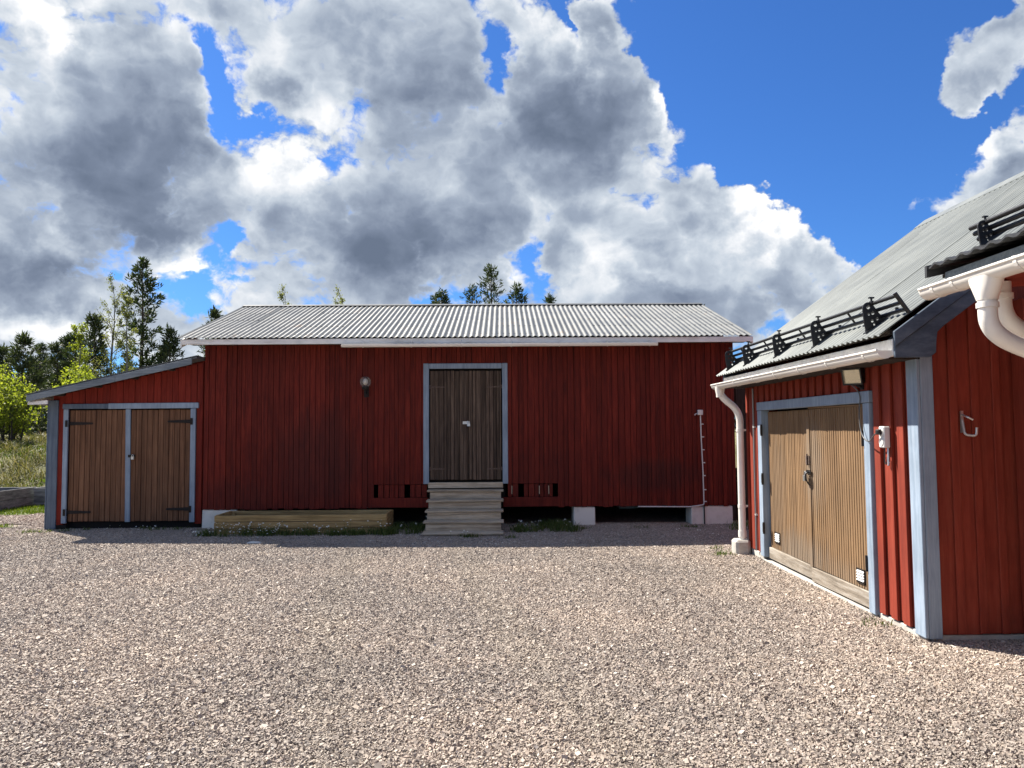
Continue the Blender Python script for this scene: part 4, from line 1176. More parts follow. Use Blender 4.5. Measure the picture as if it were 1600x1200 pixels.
base_tile = {}
for row in range(12):
    x0 = 2.85 + row * 0.36
    y = 5.04 - TW
    first = None
    while y > (1.6 if row < 3 else 3.4):
        if first is None:
            first = tile_mesh(x0, 0.385, y, 0.022).build('tile', M['roof_tile'], hroof, smooth=45)
        else:
            o = bpy.data.objects.new('tile', first.data)
            link(o, hroof, WORLD_AT[first] + Vector((0, y - (5.04 - TW), 0)))
        y -= TW
    # beyond the frame the row goes on as one run
    if row < 12:
        mb = MB(); yy = y
        while yy > -2.9:
            t_ = tile_mesh(x0, 0.385, yy, 0.022); mb.add(t_.v, t_.f); yy -= TW
        rr = mb.build('tile_run', M['roof_tile'], hroof, smooth=45); rr['kind'] = 'stuff'
MB().prism([(2.84, tile_z(2.84) - 0.045), (7.1, tile_z(7.1) - 0.045), (7.1, tile_z(7.1) + 0.035), (2.84, tile_z(2.84) + 0.035)], 'XZ', 5.045, 5.07).build('verge_cover', M['roof_tile'], house)
MB().box(2.925, 2.952, -3.0, 4.98, 2.545, 2.665).build('fascia', M['grey_blue_board'], house)
MB().prism([(2.955, 2.545), (HX, 2.60), (HX, 2.625), (2.955, 2.57)], 'XZ', -3.0, 4.98).build('soffit', M['garage_red'], house)
for yy in (4.10, 3.5, 2.9, 2.3, 1.7):
    MB().prism([(2.97, 2.455), (HX, 2.50), (HX, 2.597), (2.97, 2.543)], 'XZ', yy - 0.03, yy + 0.03).build('rafter', M['garage_red'], house)
hg = 0.066
HGX, HGZ = 2.857, 2.560
hgut = half_round(house, 'g', None, HGX, HGZ, hg, -3.0, 5.06, 'Y', n=14).build('gutter', M['white_metal'], house, smooth=40)
MB().tube([(HGX - hg, -3.0, HGZ + 0.004), (HGX - hg, 5.06, HGZ + 0.004)], 0.010, 12).build('rolled_lip', M['white_metal'], hgut, smooth=40)
MB().prism([(HGX + hg * math.cos(math.pi + math.pi * i / 12), HGZ + hg * math.sin(math.pi + math.pi * i / 12)) for i in range(13)], 'XZ', 5.06, 5.067).build('end_cap', M['white_metal'], hgut)
for yy in (4.92, 4.70, 4.1, 3.5, 2.9):
    half_round(house, 'b', None, HGX, HGZ, hg + 0.004, yy - 0.014, yy + 0.014, 'Y').box(HGX - hg - 0.008, 2.924, yy - 0.013, yy + 0.013, HGZ + 0.010, HGZ + 0.015).build('bracket', M['white_metal'], hgut)
# outlet funnel and the fat swan-neck downpipe
HPY = 4.45
fun = MB()
n = 20
rows_ = []
for (r1, r2, z) in ((0.068, 0.150, 2.530), (0.064, 0.110, 2.470), (0.058, 0.064, 2.405), (0.056, 0.056, 2.39)):
    rows_.append([(HGX + r1 * math.cos(2 * math.pi * i / n), HPY + r2 * math.sin(2 * math.pi * i / n), z) for i in range(n)])
vs = [p for r in rows_ for p in r]
fs = [(j * n + i, j * n + (i + 1) % n, (j + 1) * n + (i + 1) % n, (j + 1) * n + i) for j in range(3) for i in range(n)]
hp = MB().tube(fillet([(HGX, HPY, 2.41), (HGX, HPY, 2.20), (3.11, HPY, 2.08), (3.80, HPY, 1.90), (3.87, HPY, 1.80), (3.87, HPY, 0.10)], 0.20, 10), 0.052, 20).build('downpipe', M['white_metal'], house, smooth=40)
fun.add(vs, fs).build('outlet', M['white_metal'], hp, smooth=40)
for c_ in ((HGX, HPY, 2.375),):
    MB().lathe([(0.054, 0.0), (0.060, 0.0), (0.060, -0.03), (0.054, -0.03)], c_, 20).build('pipe_collar', M['white_metal'], hp, smooth=40)
h2 = MB().tube(fillet([(3.10, 4.68, 2.54), (3.10, 4.68, 2.32), (3.24, 4.68, 2.22), (3.85, 4.68, 2.08)], 0.16, 8), 0.050, 18).build('branch_pipe', M['white_metal'], house, smooth=40)
MB().lathe([(0.052, 0.0), (0.060, 0.0), (0.060, -0.035), (0.052, -0.035)], (3.10, 4.68, 2.47), 18).build('pipe_collar', M['white_metal'], h2, smooth=40)


# ================================================================== steps, planters, fixtures
steps = thing('wooden_steps', (-0.63, 12.7, 0.0), 'weathered grey wooden steps leading up to the barn door', 'steps')
tz = [0.645, 0.500, 0.354, 0.208, 0.062]
ty = [12.95, 12.71, 12.47, 12.23, 11.99]
sx0 = [-1.275, -1.262, -1.258, -1.262, -1.262]
for k in range(5):
    yb = ty[k] + 0.27 if k else BY - 0.04
    o = rnd.uniform(-0.006, 0.006)
    board('tread', sx0[k] + o, 0.005 + rnd.uniform(-0.005, 0.005), ty[k] - 0.02, yb, tz[k] - 0.034, tz[k], M['step_wood'], steps, 0.008, (0, rnd.uniform(-0.004, 0.004), 0))
    zb = tz[k + 1] + 0.001 if k < 4 else 0.0
    board('riser', -1.225, -0.035, ty[k] + 0.012, ty[k] + 0.036, zb, tz[k] - 0.037, M['step_wood'], steps, 0.004)
board('threshold', -1.275, 0.0, BY - 0.036, BY + 0.03, 0.66, 0.755, M['step_wood'], steps, 0.006)
for xx in (-1.215, -0.09):
    poly = [(BY - 0.05, 0.0), (12.045, 0.0)]
    for k in (4, 3, 2, 1, 0):
        poly += [(ty[k] + 0.04, tz[k] - 0.038), ((ty[k - 1] if k else BY - 0.09) + 0.04, tz[k] - 0.038)]
    MB().prism(poly, 'YZ', xx, xx + 0.04).build('stringer', M['step_wood'], steps)


def planter(name, x0, x1, y0, y1, h, rows, mat, label, fill=0.6, cat='planter'):
    p = thing(name, ((x0 + x1) / 2, (y0 + y1) / 2, 0.0), label, cat)
    t = 0.04
    hh = h / rows
    for r in range(rows):
        za, zb = r * hh - (0.02 if r == 0 else 0), (r + 1) * hh - 0.007
        j = rnd.uniform(-0.006, 0.006)
        board('front_board', x0, x1, y0 + j, y0 + t + j, za, zb, mat, p, 0.006)
        board('back_board', x0, x1, y1 - t, y1, za, zb, mat, p, 0.006)
        for xa in (x0, x1 - t):
            board('side_board', xa + 0.003, xa + t - 0.003, y0 + t + 0.012, y1 - t - 0.004, za, zb + (0.006 if r == rows - 1 else 0), mat, p, 0.005)
    for xa in (x0 + t, x1 - t - 0.06):
        for ya in (y0 + t + 0.01, y1 - t - 0.065):
            board('corner_post', xa + 0.002, xa + 0.055, ya + 0.004, ya + 0.055, 0.0, h - 0.03, mat, p, 0.004)
    mb = MB(); nx, ny = 24, 8
    vs = [(x0 + t + (x1 - x0 - 2 * t) * i / nx, y0 + t + (y1 - y0 - 2 * t) * j / ny, h * fill + rnd.uniform(-0.02, 0.02)) for j in range(ny + 1) for i in range(nx + 1)]
    mb.add(vs, [(j * (nx + 1) + i, j * (nx + 1) + i + 1, (j + 1) * (nx + 1) + i + 1, (j + 1) * (nx + 1) + i) for j in range(ny) for i in range(nx)])
    mb.build('soil', M['soil'], p)
    return p


planter('raised_bed', -4.60, -1.86, 12.38, 13.14, 0.315, 3, M['bed_wood'], 'long yellowish timber raised bed standing along the barn wall', 0.5)
planter('timber_planter', -12.6, -10.62, 16.35, 17.75, 0.42, 2, M['grey_timber'], 'grey weathered timber planter at the left edge of the photo', 0.8)
planter('timber_planter', -10.52, -9.1, 17.45, 18.6, 0.42, 2, M['grey_timber'], 'grey timber planter with leafy plant beside the shed corner', 0.85)

# globe lamp on the barn front
lamp = thing('wall_lamp', (-2.33, BY, 2.28), 'round smoked glass globe lamp on the barn front', 'lamp')
mb = MB().box(-2.37, -2.29, BY - 0.04, BY - 0.012, 2.22, 2.36); mb.tube(fillet([(-2.33, BY - 0.03, 2.29), (-2.33, BY - 0.13, 2.27), (-2.33, BY - 0.13, 2.36)], 0.04, 5), 0.016, 10)
mb.build('bracket', M['iron'], lamp, bevel=0.0)
MB().lathe([(0.0, 0.0), (0.05, 0.0), (0.062, 0.02), (0.062, 0.05), (0.045, 0.055)], (-2.33, BY - 0.13, 2.345), 20).build('lamp_holder', M['iron'], lamp, smooth=40)
MB().tube([(-2.33, BY - 0.13, 2.27), (-2.33, BY - 0.13, 2.20)], [0.012, 0.006], 8).build('finial', M['iron'], lamp)
MB().ball((-2.33, BY - 0.13, 2.475), 0.093, 28, 18).build('globe', M['smoked_glass'], lamp, smooth=60)
MB().ball((-2.33, BY - 0.13, 2.475), 0.034, 14, 10, (1, 1, 1.3)).build('bulb', M['white_metal'], lamp, smooth=60)

# electrical box and conduit
eb = thing('electrical_box', (3.40, BY, 0.3), 'small white electrical box with conduit on the barn front', 'electrical box')
MB().box(3.345, 3.435, BY - 0.075, BY - 0.016, 1.875, 1.965).build('box', M['grey_plastic'], eb, bevel=0.008)
MB().tube(fillet([(3.40, BY - 0.03, 1.88), (3.405, BY - 0.028, 1.5), (3.425, BY - 0.028, 0.9), (3.43, BY - 0.028, 0.345), (3.2, BY - 0.028, 0.312), (2.30, BY - 0.028, 0.322)], 0.03, 4), 0.0105, 8).build('conduit', M['grey_plastic'], eb)
for z in (1.72, 1.50, 1.28, 1.06, 0.84, 0.60, 0.40):
    MB().box(3.395 + (1.88 - z) * 0.02, 3.455 + (1.88 - z) * 0.02 - 0.01, BY - 0.042, BY - 0.016, z - 0.008, z + 0.008).build('clip', M['grey_plastic'], eb)
MB().tube([(3.435, BY - 0.028, 0.34), (3.437, BY - 0.010, 0.30), (3.44, BY - 0.004, 0.0)], 0.012, 8).build('lower_cable', M['black_plastic'], eb)
MB().tube(fillet([(3.352, BY - 0.045, 1.90), (3.31, BY - 0.045, 1.895), (3.30, BY - 0.045, 1.87)], 0.015, 4), 0.009, 8).build('cable_stub', M['grey_plastic'], eb)

# floodlight over the garage door
fl = thing('floodlight', (GX, 6.82, 2.0), 'square floodlight above the garage doors under the eave', 'floodlight')
mb = MB().box(GX - 0.04, GX - 0.028, 6.79, 6.85, 1.985, 2.04); mb.tube([(GX - 0.04, 6.82, 2.01), (GX - 0.11, 6.80, 2.03)], 0.013, 8)
mb.build('bracket', M['black_metal'], fl)
FR = Matrix.Translation((GX - 0.13, 6.80, 2.10)) @ Matrix.Rotation(math.radians(-52), 4, 'Z') @ Matrix.Rotation(math.radians(14), 4, 'X')


def local_box(mb, a, b, mtx):
    k = MB().box(a[0], b[0], a[1], b[1], a[2], b[2])
    mb.add([mtx @ Vector(v) for v in k.v], k.f); return mb


hous = MB()
local_box(hous, (-0.085, 0.012, -0.07), (0.085, 0.075, 0.07), FR)
for a, b in (((-0.09, -0.012, -0.075), (0.09, 0.012, -0.062)), ((-0.09, -0.012, 0.062), (0.09, 0.012, 0.075)), ((-0.09, -0.012, -0.062), (-0.078, 0.012, 0.062)), ((0.078, -0.012, -0.062), (0.09, 0.012, 0.062))):
    local_box(hous, a, b, FR)
hous.build('housing', M['black_metal'], fl)
local_box(MB(), (-0.077, 0.004, -0.061), (0.077, 0.011, 0.061), FR).build('reflector', M['reflector'], fl)
local_box(MB(), (-0.077, -0.006, -0.061), (0.077, -0.003, 0.061), FR).build('lens', M['glass'], fl)

# socket outlet with plug, and the cable up to the floodlight
so = thing('power_outlet', (GX - 0.03, 6.40, 1.5), 'grey double socket outlet on the red garage wall beside the corner board', 'power outlet')
MB().box(GX - 0.085, GX - 0.03, 6.355, 6.445, 1.475, 1.655).build('box', M['grey_plastic'], so, bevel=0.008)
for z in (1.605, 1.525):
    MB().lathe([(0.030, 0.0), (0.034, -0.006), (0.034, -0.012)], (0, 0, 0), 16, 'Y')
    mb = MB()
    for i in range(18):
        pass
    pts = [(GX - 0.086, 6.40 + 0.03 * math.cos(i / 16 * 2 * math.pi), z + 0.03 * math.sin(i / 16 * 2 * math.pi)) for i in range(17)]
    MB().tube(pts, 0.005, 6, caps=False).build('socket_ring', M['grey_plastic'], so)
MB().box(GX - 0.125, GX - 0.088, 6.378, 6.425, 1.585, 1.63).build('plug', M['black_plastic'], so, bevel=0.008)
MB().tube([(GX - 0.045, 6.37, 1.475), (GX - 0.05, 6.36, 1.40), (GX - 0.06, 6.345, 1.33), (GX - 0.05, 6.35, 1.36)], 0.008, 8).build('latch_wire', M['steel'], so)
MB().tube(fillet([(GX - 0.055, 6.405, 1.475), (GX - 0.058, 6.41, 1.36), (GX - 0.058, 6.385, 1.33), (GX - 0.05, 6.38, 1.40)], 0.02, 4), 0.005, 6).build('hanging_lead', M['black_plastic'], so)
cb = MB().tube(fillet([(GX - 0.13, 6.845, 2.04), (GX - 0.055, 6.80, 1.95), (GX - 0.065, 6.83, 1.80), (GX - 0.075, 6.80, 1.64), (GX - 0.08, 6.72, 1.54), (GX - 0.10, 6.57, 1.52), (GX - 0.12, 6.46, 1.58), (GX - 0.115, 6.40, 1.607)], 0.09, 6), 0.0055, 8)
tag(cb.build('power_cable', M['cable_dark'], None, smooth=60), 'thin grey cable looping from the floodlight down to the socket outlet', 'cable')

# hook on the gable
hk = MB()
hk.box(3.553, 3.575, GY0 - 0.03, GY0 - 0.02, 1.60, 1.77)
hk.tube(fillet([(3.564, GY0 - 0.035, 1.74), (3.564, GY0 - 0.10, 1.72), (3.60, GY0 - 0.11, 1.70)], 0.02, 4), 0.008, 8)
hk.tube(fillet([(3.562, GY0 - 0.035, 1.70), (3.562, GY0 - 0.06, 1.585), (3.64, GY0 - 0.08, 1.575), (3.645, GY0 - 0.08, 1.64)], 0.025, 5), 0.010, 8)
tag(hk.build('wall_hook', M['steel'], None), 'pale metal hook screwed to the red garage gable', 'hook')


# ------------------------------------------------------------------ snow guards
def plate_poly():
    """outline and holes of a snow guard bracket, in metres along X and Z from its lower foot"""
    out = [(-0.005, 0.0), (-0.022, 0.09), (-0.030, 0.19)]
    out += [(0.018 + 0.048 * math.cos(math.radians(a)), 0.205 + 0.048 * math.sin(math.radians(a))) for a in range(175, 25, -25)]
    out += [(0.085, 0.185), (0.135, 0.125), (0.30, 0.205), (0.30, 0.195)]
    holes = [(0.015, 0.212, 0.017), (0.050, 0.165, 0.015), (0.018, 0.155, 0.011), (0.085, 0.118, 0.013), (0.045, 0.100, 0.013), (0.06, 0.072, 0.010)]
    return out, holes


from mathutils.geometry import delaunay_2d_cdt
po, ph = plate_poly()
pts2 = [Vector(p) for p in po]; edges = [(i, (i + 1) % len(po)) for i in range(len(po))]
for (hx, hz, hr) in ph:
    k = len(pts2)
    pts2 += [Vector((hx + hr * math.cos(i / 8 * 2 * math.pi), hz + hr * math.sin(i / 8 * 2 * math.pi))) for i in range(8)]
    edges += [(k + i, k + (i + 1) % 8) for i in range(8)]
pv, pe, pf, _, _, _ = delaunay_2d_cdt(pts2, edges, [], 0, 1e-6)


def keep_tri(f):
    cx_ = sum(pv[i].x for i in f) / 3; cz_ = sum(pv[i].y for i in f) / 3
    if any((cx_ - a) ** 2 + (cz_ - b) ** 2 < (c_ * 0.92) ** 2 for a, b, c_ in ph): return False
    return bool(in_poly(np.array(cx_), np.array(cz_), po))


pf = [f for f in pf if keep_tri(f)]


def bracket_mesh(slope):
    """plate with holes, 12 mm thick, with a foot along the roof"""
    mb = MB()
    th = 0.006
    n = len(pv)
    vs = [(p.x, -th, p.y) for p in pv] + [(p.x, th, p.y) for p in pv]
    fs = [tuple(reversed(f)) for f in pf] + [tuple(i + n for i in f) for f in pf]
    cnt = {}
    for f in pf:
        for a, b in zip(f, list(f[1:]) + [f[0]]):
            cnt[frozenset((a, b))] = cnt.get(frozenset((a, b)), 0) + 1
    for e_, c_ in cnt.items():
        if c_ == 1:
            a, b = tuple(e_); fs.append((a, b, b + n, a + n))
    mb.add(vs, fs)
    mb.prism([(-0.02, -0.012), (0.34, 0.34 * slope - 0.012), (0.34, 0.34 * slope + 0.004), (-0.02, 0.004)], 'XZ', -0.022, 0.022)
    mb.box(0.035, 0.055, -0.02, 0.02, 0.232, 0.262).tube([(0.045, 0, 0.25), (0.045, 0, 0.295)], 0.008, 6).box(0.025, 0.065, -0.012, 0.012, 0.283, 0.295)
    mb.tube([(0.0, 0, 0.0), (0.0, 0, 0.03)], 0.014, 6).tube([(0.25, 0, 0.25 * slope), (0.25, 0, 0.25 * slope + 0.03)], 0.014, 6)
    return mb


def snow_guard(label, x0, z0, ys, y_near, y_far, slope, tie_ys, end_bars, k=1.0):
    g = thing('snow_guard', (x0, ys[0], z0), label, 'snow guard', 'black snow guards on the roofs')
    bm_ = bracket_mesh(slope / 1.0)
    bm_.v = [(v[0] * k, v[1], v[2] * k) for v in bm_.v]
    me = None
    for y in ys:
        if me is None:
            b = MB().add([(v[0] + x0, v[1] + y, v[2] + z0) for v in bm_.v], bm_.f).build('bracket', M['black_metal'], g, at=(x0, y, z0)); me = b.data
        else:
            link(bpy.data.objects.new('bracket', me), g, (x0, y, z0))
    rails = tuple((a * k, b * k) for a, b in ((0.058, 0.243), (0.094, 0.190), (0.130, 0.140)))
    for (dx, dz) in rails:
        MB().tube([(x0 + dx, y_near, z0 + dz), (x0 + dx, y_far, z0 + dz)], 0.0155, 10).build('rail', M['black_metal'], g, smooth=50)
    for y in tie_ys:
        MB().tube([(x0 + 0.052 * k, y, z0 + 0.252 * k), (x0 + 0.136 * k, y, z0 + 0.130 * k)], 0.009, 6).build('tie', M['black_metal'], g)
    for y in end_bars:
        MB().tube([(x0 + 0.045, y, z0 + 0.262), (x0 + 0.150, y, z0 + 0.110)], 0.017, 8).build('end_bar', M['black_metal'], g)
    return g


snow_guard('black pipe snow guard with five brackets along the garage eave', 2.945, 2.405, (6.13, 7.18, 8.21, 9.25, 9.97), 5.76, 10.15, gs, (6.60, 7.70, 8.75, 9.60), (5.76,))
snow_guard('black pipe snow guard on the tiled house eave at the right edge', 2.92, 2.735, (4.58, 3.48, 2.38), 1.2, 4.74, HS, (4.0, 2.9), (), 0.66)

# board fence closing the gap between barn and garage
fe = thing('board_fence', (4.12, 13.9, 0.0), 'dark board fence in the gap between barn and garage', 'fence')
for k, (xa, xb, za, zb) in enumerate(((4.01, 4.105, 0.0, 2.75), (4.15, 4.32, 0.0, 2.75), (4.325, 4.45, 0.0, 2.75), (4.455, 4.58, 0.0, 2.75), (4.585, 4.71, 0.0, 2.75), (4.715, 4.84, 0.0, 2.75), (4.845, 4.97, 0.0, 2.75))):
    board('plank', xa, xb, 13.62, 13.645, za, zb + rnd.uniform(-0.02, 0.02), M['dark_wood'], fe, 0.004)
board('rail', 4.02, 5.0, 13.65, 13.70, 0.80, 0.94, M['dark_wood'], fe, 0.004)
board('rail', 4.02, 5.0, 13.65, 13.70, 1.88, 2.70, M['dark_wood'], fe, 0.004)
board('kick_rail', 4.02, 5.0, 13.65, 13.69, 0.02, 0.796, M['dark_wood'], fe, 0.004)

# a pale flat stone lying in the barn's shade
st = MB().ball((-3.63, 11.35, 0.022), 0.075, 10, 6, (1.6, 0.8, 0.35))
st.v = [(x + rnd.uniform(-0.008, 0.008), y + rnd.uniform(-0.008, 0.008), z + rnd.uniform(-0.004, 0.004)) for x, y, z in st.v]
tag(st.build('flat_stone', M['petal'], None), 'pale flat stone on the shaded gravel before the raised bed', 'stone')


# ================================================================== trees and shrubs
def arr_obj(name, V, Fq, mat, parent, at):
    me = bpy.data.meshes.new(name)
    me.from_pydata(V.tolist(), [], Fq)
    me.materials.append(mat)
    return link(bpy.data.objects.new(name, me), parent, at)


def tris_at(P, size, rg, up=0.0, aspect=0.35, dirs=None, spread=0.8):
    """thin leaf-shaped triangles pairs (quads) at points P, pointing along dirs"""
    n = len(P)
    d = rg.normal(0, 1, (n, 3)); d[:, 2] += up
    if dirs is not None:
        d = d * spread + dirs
    d /= np.linalg.norm(d, axis=1, keepdims=True) + 1e-9
    s = np.cross(d, rg.normal(0, 1, (n, 3))); s /= np.linalg.norm(s, axis=1, keepdims=True) + 1e-9
    L = (size * rg.uniform(0.6, 1.3, n))[:, None]; Wd = L * aspect
    V = np.stack([P, P + d * L * 0.5 + s * Wd * 0.5, P + d * L, P + d * L * 0.5 - s * Wd * 0.5], 1)
    return V.reshape(-1, 3), (np.arange(n)[:, None] * 4 + np.array([[0, 1, 2, 3]])).tolist()


def pine_parts(seed, h, spread, clear=0.15, dens=1.0, tuft=0.30, droop=0.15, sparse=0.28, twig_r=0.012):
    """trunk with limbs (MB) and crown of needle tufts; local coordinates with the foot at the origin"""
    r = random.Random(seed); rg = np.random.default_rng(seed)
    wood_ = MB()
    lean = (r.uniform(-0.02, 0.02), r.uniform(-0.02, 0.02))
    ax = lambda z: Vector((lean[0] * z + 0.04 * math.sin(z * 0.7 + seed), lean[1] * z + 0.04 * math.cos(z * 0.6 + seed), z))
    nz_ = 10
    wood_.tube([ax(h * i / nz_) for i in range(nz_ + 1)], [max(0.008, 0.017 * h * (1 - 0.93 * i / nz_)) for i in range(nz_ + 1)], 7)
    pts = []; dr = []
    z = h * clear
    step = max(0.28, h * 0.042)
    while z < h * 0.985:
        t = (z / h - clear) / (1 - clear)
        for b in range(r.choice((4, 5, 5, 6))):
            if r.random() < sparse: continue
            a = r.uniform(0, 2 * math.pi)
            prof = (1 - t) ** 0.75 * (0.55 + 0.45 * min(1, t * 4 + 0.4))
            L = spread * prof * r.uniform(0.55, 1.15) + 0.12
            rise = 0.55 * t - droop * (1 - t) + r.uniform(-0.12, 0.15)
            base = ax(z + r.uniform(-0.1, 0.1))
            dv = Vector((math.cos(a), math.sin(a), rise)).normalized()
            mid = base + dv * L * 0.55 + Vector((0, 0, -0.05 * L))
            tip = base + dv * L + Vector((0, 0, 0.14 * L))
            wood_.tube([base, mid, tip], [twig_r * (1 + L), twig_r * 0.8, 0.004], 4, caps=False)
            nt = max(3, int(L * 6 * dens))
            for k in range(nt):
                f = 0.28 + 0.72 * (k + r.random()) / nt
                p = base.lerp(mid, f / 0.55) if f < 0.55 else mid.lerp(tip, (f - 0.55) / 0.45)
                side = (1 - f) * 0.55 * L * 0.6 + 0.10
                q = p + Vector((r.uniform(-side, side), r.uniform(-side, side), r.uniform(-0.04, 0.16)))
                pts.append(q); dr.append(dv + Vector((0, 0, 0.5)))
        z += step * (1 - 0.45 * t)
    for k in range(4):
        pts.append(ax(h - 0.1 * k)); dr.append(Vector((0, 0, 1.5)))
    P = np.repeat(np.array([tuple(p) for p in pts]), 8, 0) + rg.normal(0, 0.05, (len(pts) * 8, 3))
    Dd = np.repeat(np.array([tuple(p) for p in dr]), 8, 0)
    V, Fq = tris_at(P, tuft, rg, dirs=Dd, aspect=0.22, spread=0.75)
    return wood_, V, Fq


def pine(x, y, top, label, seed, spread, mat='needles_far', group='pines behind the buildings', **kw):
    z0 = float(ground_z(x, y)) - 0.05
    t = thing('pine_tree', (x, y, z0), label, 'pine tree', group)
    wd, V, Fq = pine_parts(seed, top - z0, spread, **kw)
    MB().add([(v[0] + x, v[1] + y, v[2] + z0) for v in wd.v], wd.f).build('trunk', M['pine_bark'], t, at=(x, y, z0), fix=False)
    arr_obj('crown', V, Fq, M[mat], t, (x, y, z0))
    return t


def branching(seed, h, spread, n_main, rise, r0, leaf_n, leaf, clear=0.2, fork=3, stems=1):
    """a broadleaf: stems fork into boughs and twigs; leaves sit along the twigs"""
    r = random.Random(seed); rg = np.random.default_rng(seed)
    mb = MB(); tips = []
    for s in range(stems):
        a0 = r.uniform(0, 2 * math.pi)
        off = Vector((math.cos(a0), math.sin(a0), 0)) * (0.0 if stems == 1 else r.uniform(0.05, 0.35))
        lean_ = off * (0.0 if stems == 1 else r.uniform(0.5, 2.2))
        hs = h * (1 if s == 0 else r.uniform(0.65, 1.0))
        ax = lambda z: off + lean_ * (z / hs) ** 1.3 + Vector((0.05 * math.sin(z * 1.3 + seed + s), 0.05 * math.cos(z * 1.1 + s), z))
        n = 8
        mb.tube([ax(hs * i / n) for i in range(n + 1)], [max(0.006, r0 * (1 - 0.92 * i / n)) for i in range(n + 1)], 6)
        for b in range(n_main):
            t = clear + (1 - clear) * (b + r.random()) / n_main
            z = hs * min(t, 0.99)
            a = r.uniform(0, 2 * math.pi)
            L = spread * (1 - 0.65 * t) * r.uniform(0.6, 1.1)
            dv = Vector((math.cos(a), math.sin(a), rise * r.uniform(0.6, 1.3))).normalized()
            b0 = ax(z); b1 = b0 + dv * L * 0.5; b2 = b0 + dv * L + Vector((0, 0, 0.2 * L))
            mb.tube([b0, b1, b2], [r0 * 0.28 * (1 - 0.6 * t), r0 * 0.16, 0.004], 4, caps=False)
            for k in range(fork):
                f = r.uniform(0.25, 0.95)
                p = b0.lerp(b1, f * 2) if f < 0.5 else b1.lerp(b2, f * 2 - 1)
                e = p + (dv + Vector((r.uniform(-.8, .8), r.uniform(-.8, .8), r.uniform(-.1, .8)))).normalized() * L * r.uniform(0.25, 0.5)
                mb.tube([p, e], [r0 * 0.08 + 0.002, 0.002], 3, caps=False)
                tips.append((p, e))
            tips.append((b1, b2))
    segs = [tips[i] for i in rg.integers(0, len(tips), leaf_n)]
    f = rg.uniform(0.1, 1.05, leaf_n)[:, None]
    A = np.array([tuple(s[0]) for s in segs]); B = np.array([tuple(s[1]) for s in segs])
    P = A * (1 - f) + B * f + rg.normal(0, leaf * 0.9, (leaf_n, 3))
    V, Fq = tris_at(P, leaf, rg, aspect=0.75)
    return mb, V, Fq


def broadleaf(name, x, y, top, label, cat, group, seed, mat, bark, **kw):
    z0 = float(ground_z(x, y)) - 0.05
    t = thing(name, (x, y, z0), label, cat, group)
    wd, V, Fq = branching(seed, top - z0, **kw)
    MB().add([(v[0] + x, v[1] + y, v[2] + z0) for v in wd.v], wd.f).build('trunk' if cat == 'birch tree' else 'stems', M[bark], t, at=(x, y, z0), fix=False)
    arr_obj('crown', V, Fq, M[mat], t, (x, y, z0))
    return t


# left of the barn
pine(-19.66, 42.0, 10.95, 'tallest dark pine standing behind the lean-to shed roof', 3, 2.3, 'needles', dens=0.85, clear=0.16, sparse=0.3, tuft=0.34)
pine(-21.25, 40.0, 7.6, 'slim pine just left of the bare birch', 5, 1.1, dens=1.2, clear=0.1)
pine(-25.36, 46.0, 7.35, 'dark pine behind the shed roof, nearest left of the yellow birch', 7, 1.5, 'needles', dens=1.1)
pine(-27.13, 48.0, 7.5, 'dark pine second left of the yellow birch', 9, 1.5, 'needles', dens=1.1)
pine(-26.6, 46.0, 6.85, 'narrow pine in the dense row over the shed eave', 11, 1.2, dens=1.1)
pine(-29.9, 50.0, 7.2, 'thin pointed pine between the two broad left pines', 13, 1.0, dens=1.0)
pine(-24.85, 40.0, 6.45, 'broad green pine rising above the yellow-green bushes', 15, 1.75, dens=1.3)
pine(-27.4, 42.0, 6.1, 'pine cut by the left edge of the photo', 17, 1.4, dens=1.2)
pine(-17.32, 40.0, 6.8, 'small pine right of the tallest pine, low over the shed roof', 19, 1.1, dens=1.1)
pine(-15.0, 40.0, 7.9, 'pine peeping out left of the barn roof end', 21, 0.95, dens=1.1)
for k, (x, y, top) in enumerate(((-31.5, 56.0, 7.0), (-34.5, 52.0, 6.6), (-22.8, 52.0, 7.2), (-28.6, 55.0, 6.9))):
    pine(x, y, top, ('pine in the back row behind the left bushes, farthest out', 'low pine in the back row by the left photo edge',
                     'pine in the back row behind the slim pine', 'pine in the back row over the shed eave')[k], 60 + k, 1.5, dens=1.0)
broadleaf('birch_tree', -19.5, 38.5, 8.85, 'tall thin birch with hardly any leaves, left of the tallest pine', 'birch tree', 'birches behind the buildings', 31, 'birch_leaf', 'birch_bark',
          spread=2.0, n_main=22, rise=1.6, r0=0.10, leaf_n=2600, leaf=0.07, clear=0.2, fork=5)
broadleaf('birch_tree', -20.3, 37.0, 6.6, 'yellow-green birch in front of the slim pine', 'birch tree', 'birches behind the buildings', 33, 'bush_leaf', 'birch_bark',
          spread=1.5, n_main=18, rise=1.1, r0=0.07, leaf_n=3000, leaf=0.085, clear=0.15, fork=4)
broadleaf('birch_tree', -18.55, 38.0, 8.2, 'yellow-green birch close against the tallest pine', 'birch tree', 'birches behind the buildings', 35, 'birch_leaf', 'birch_bark',
          spread=1.5, n_main=20, rise=1.3, r0=0.08, leaf_n=3200, leaf=0.08, clear=0.15, fork=4)
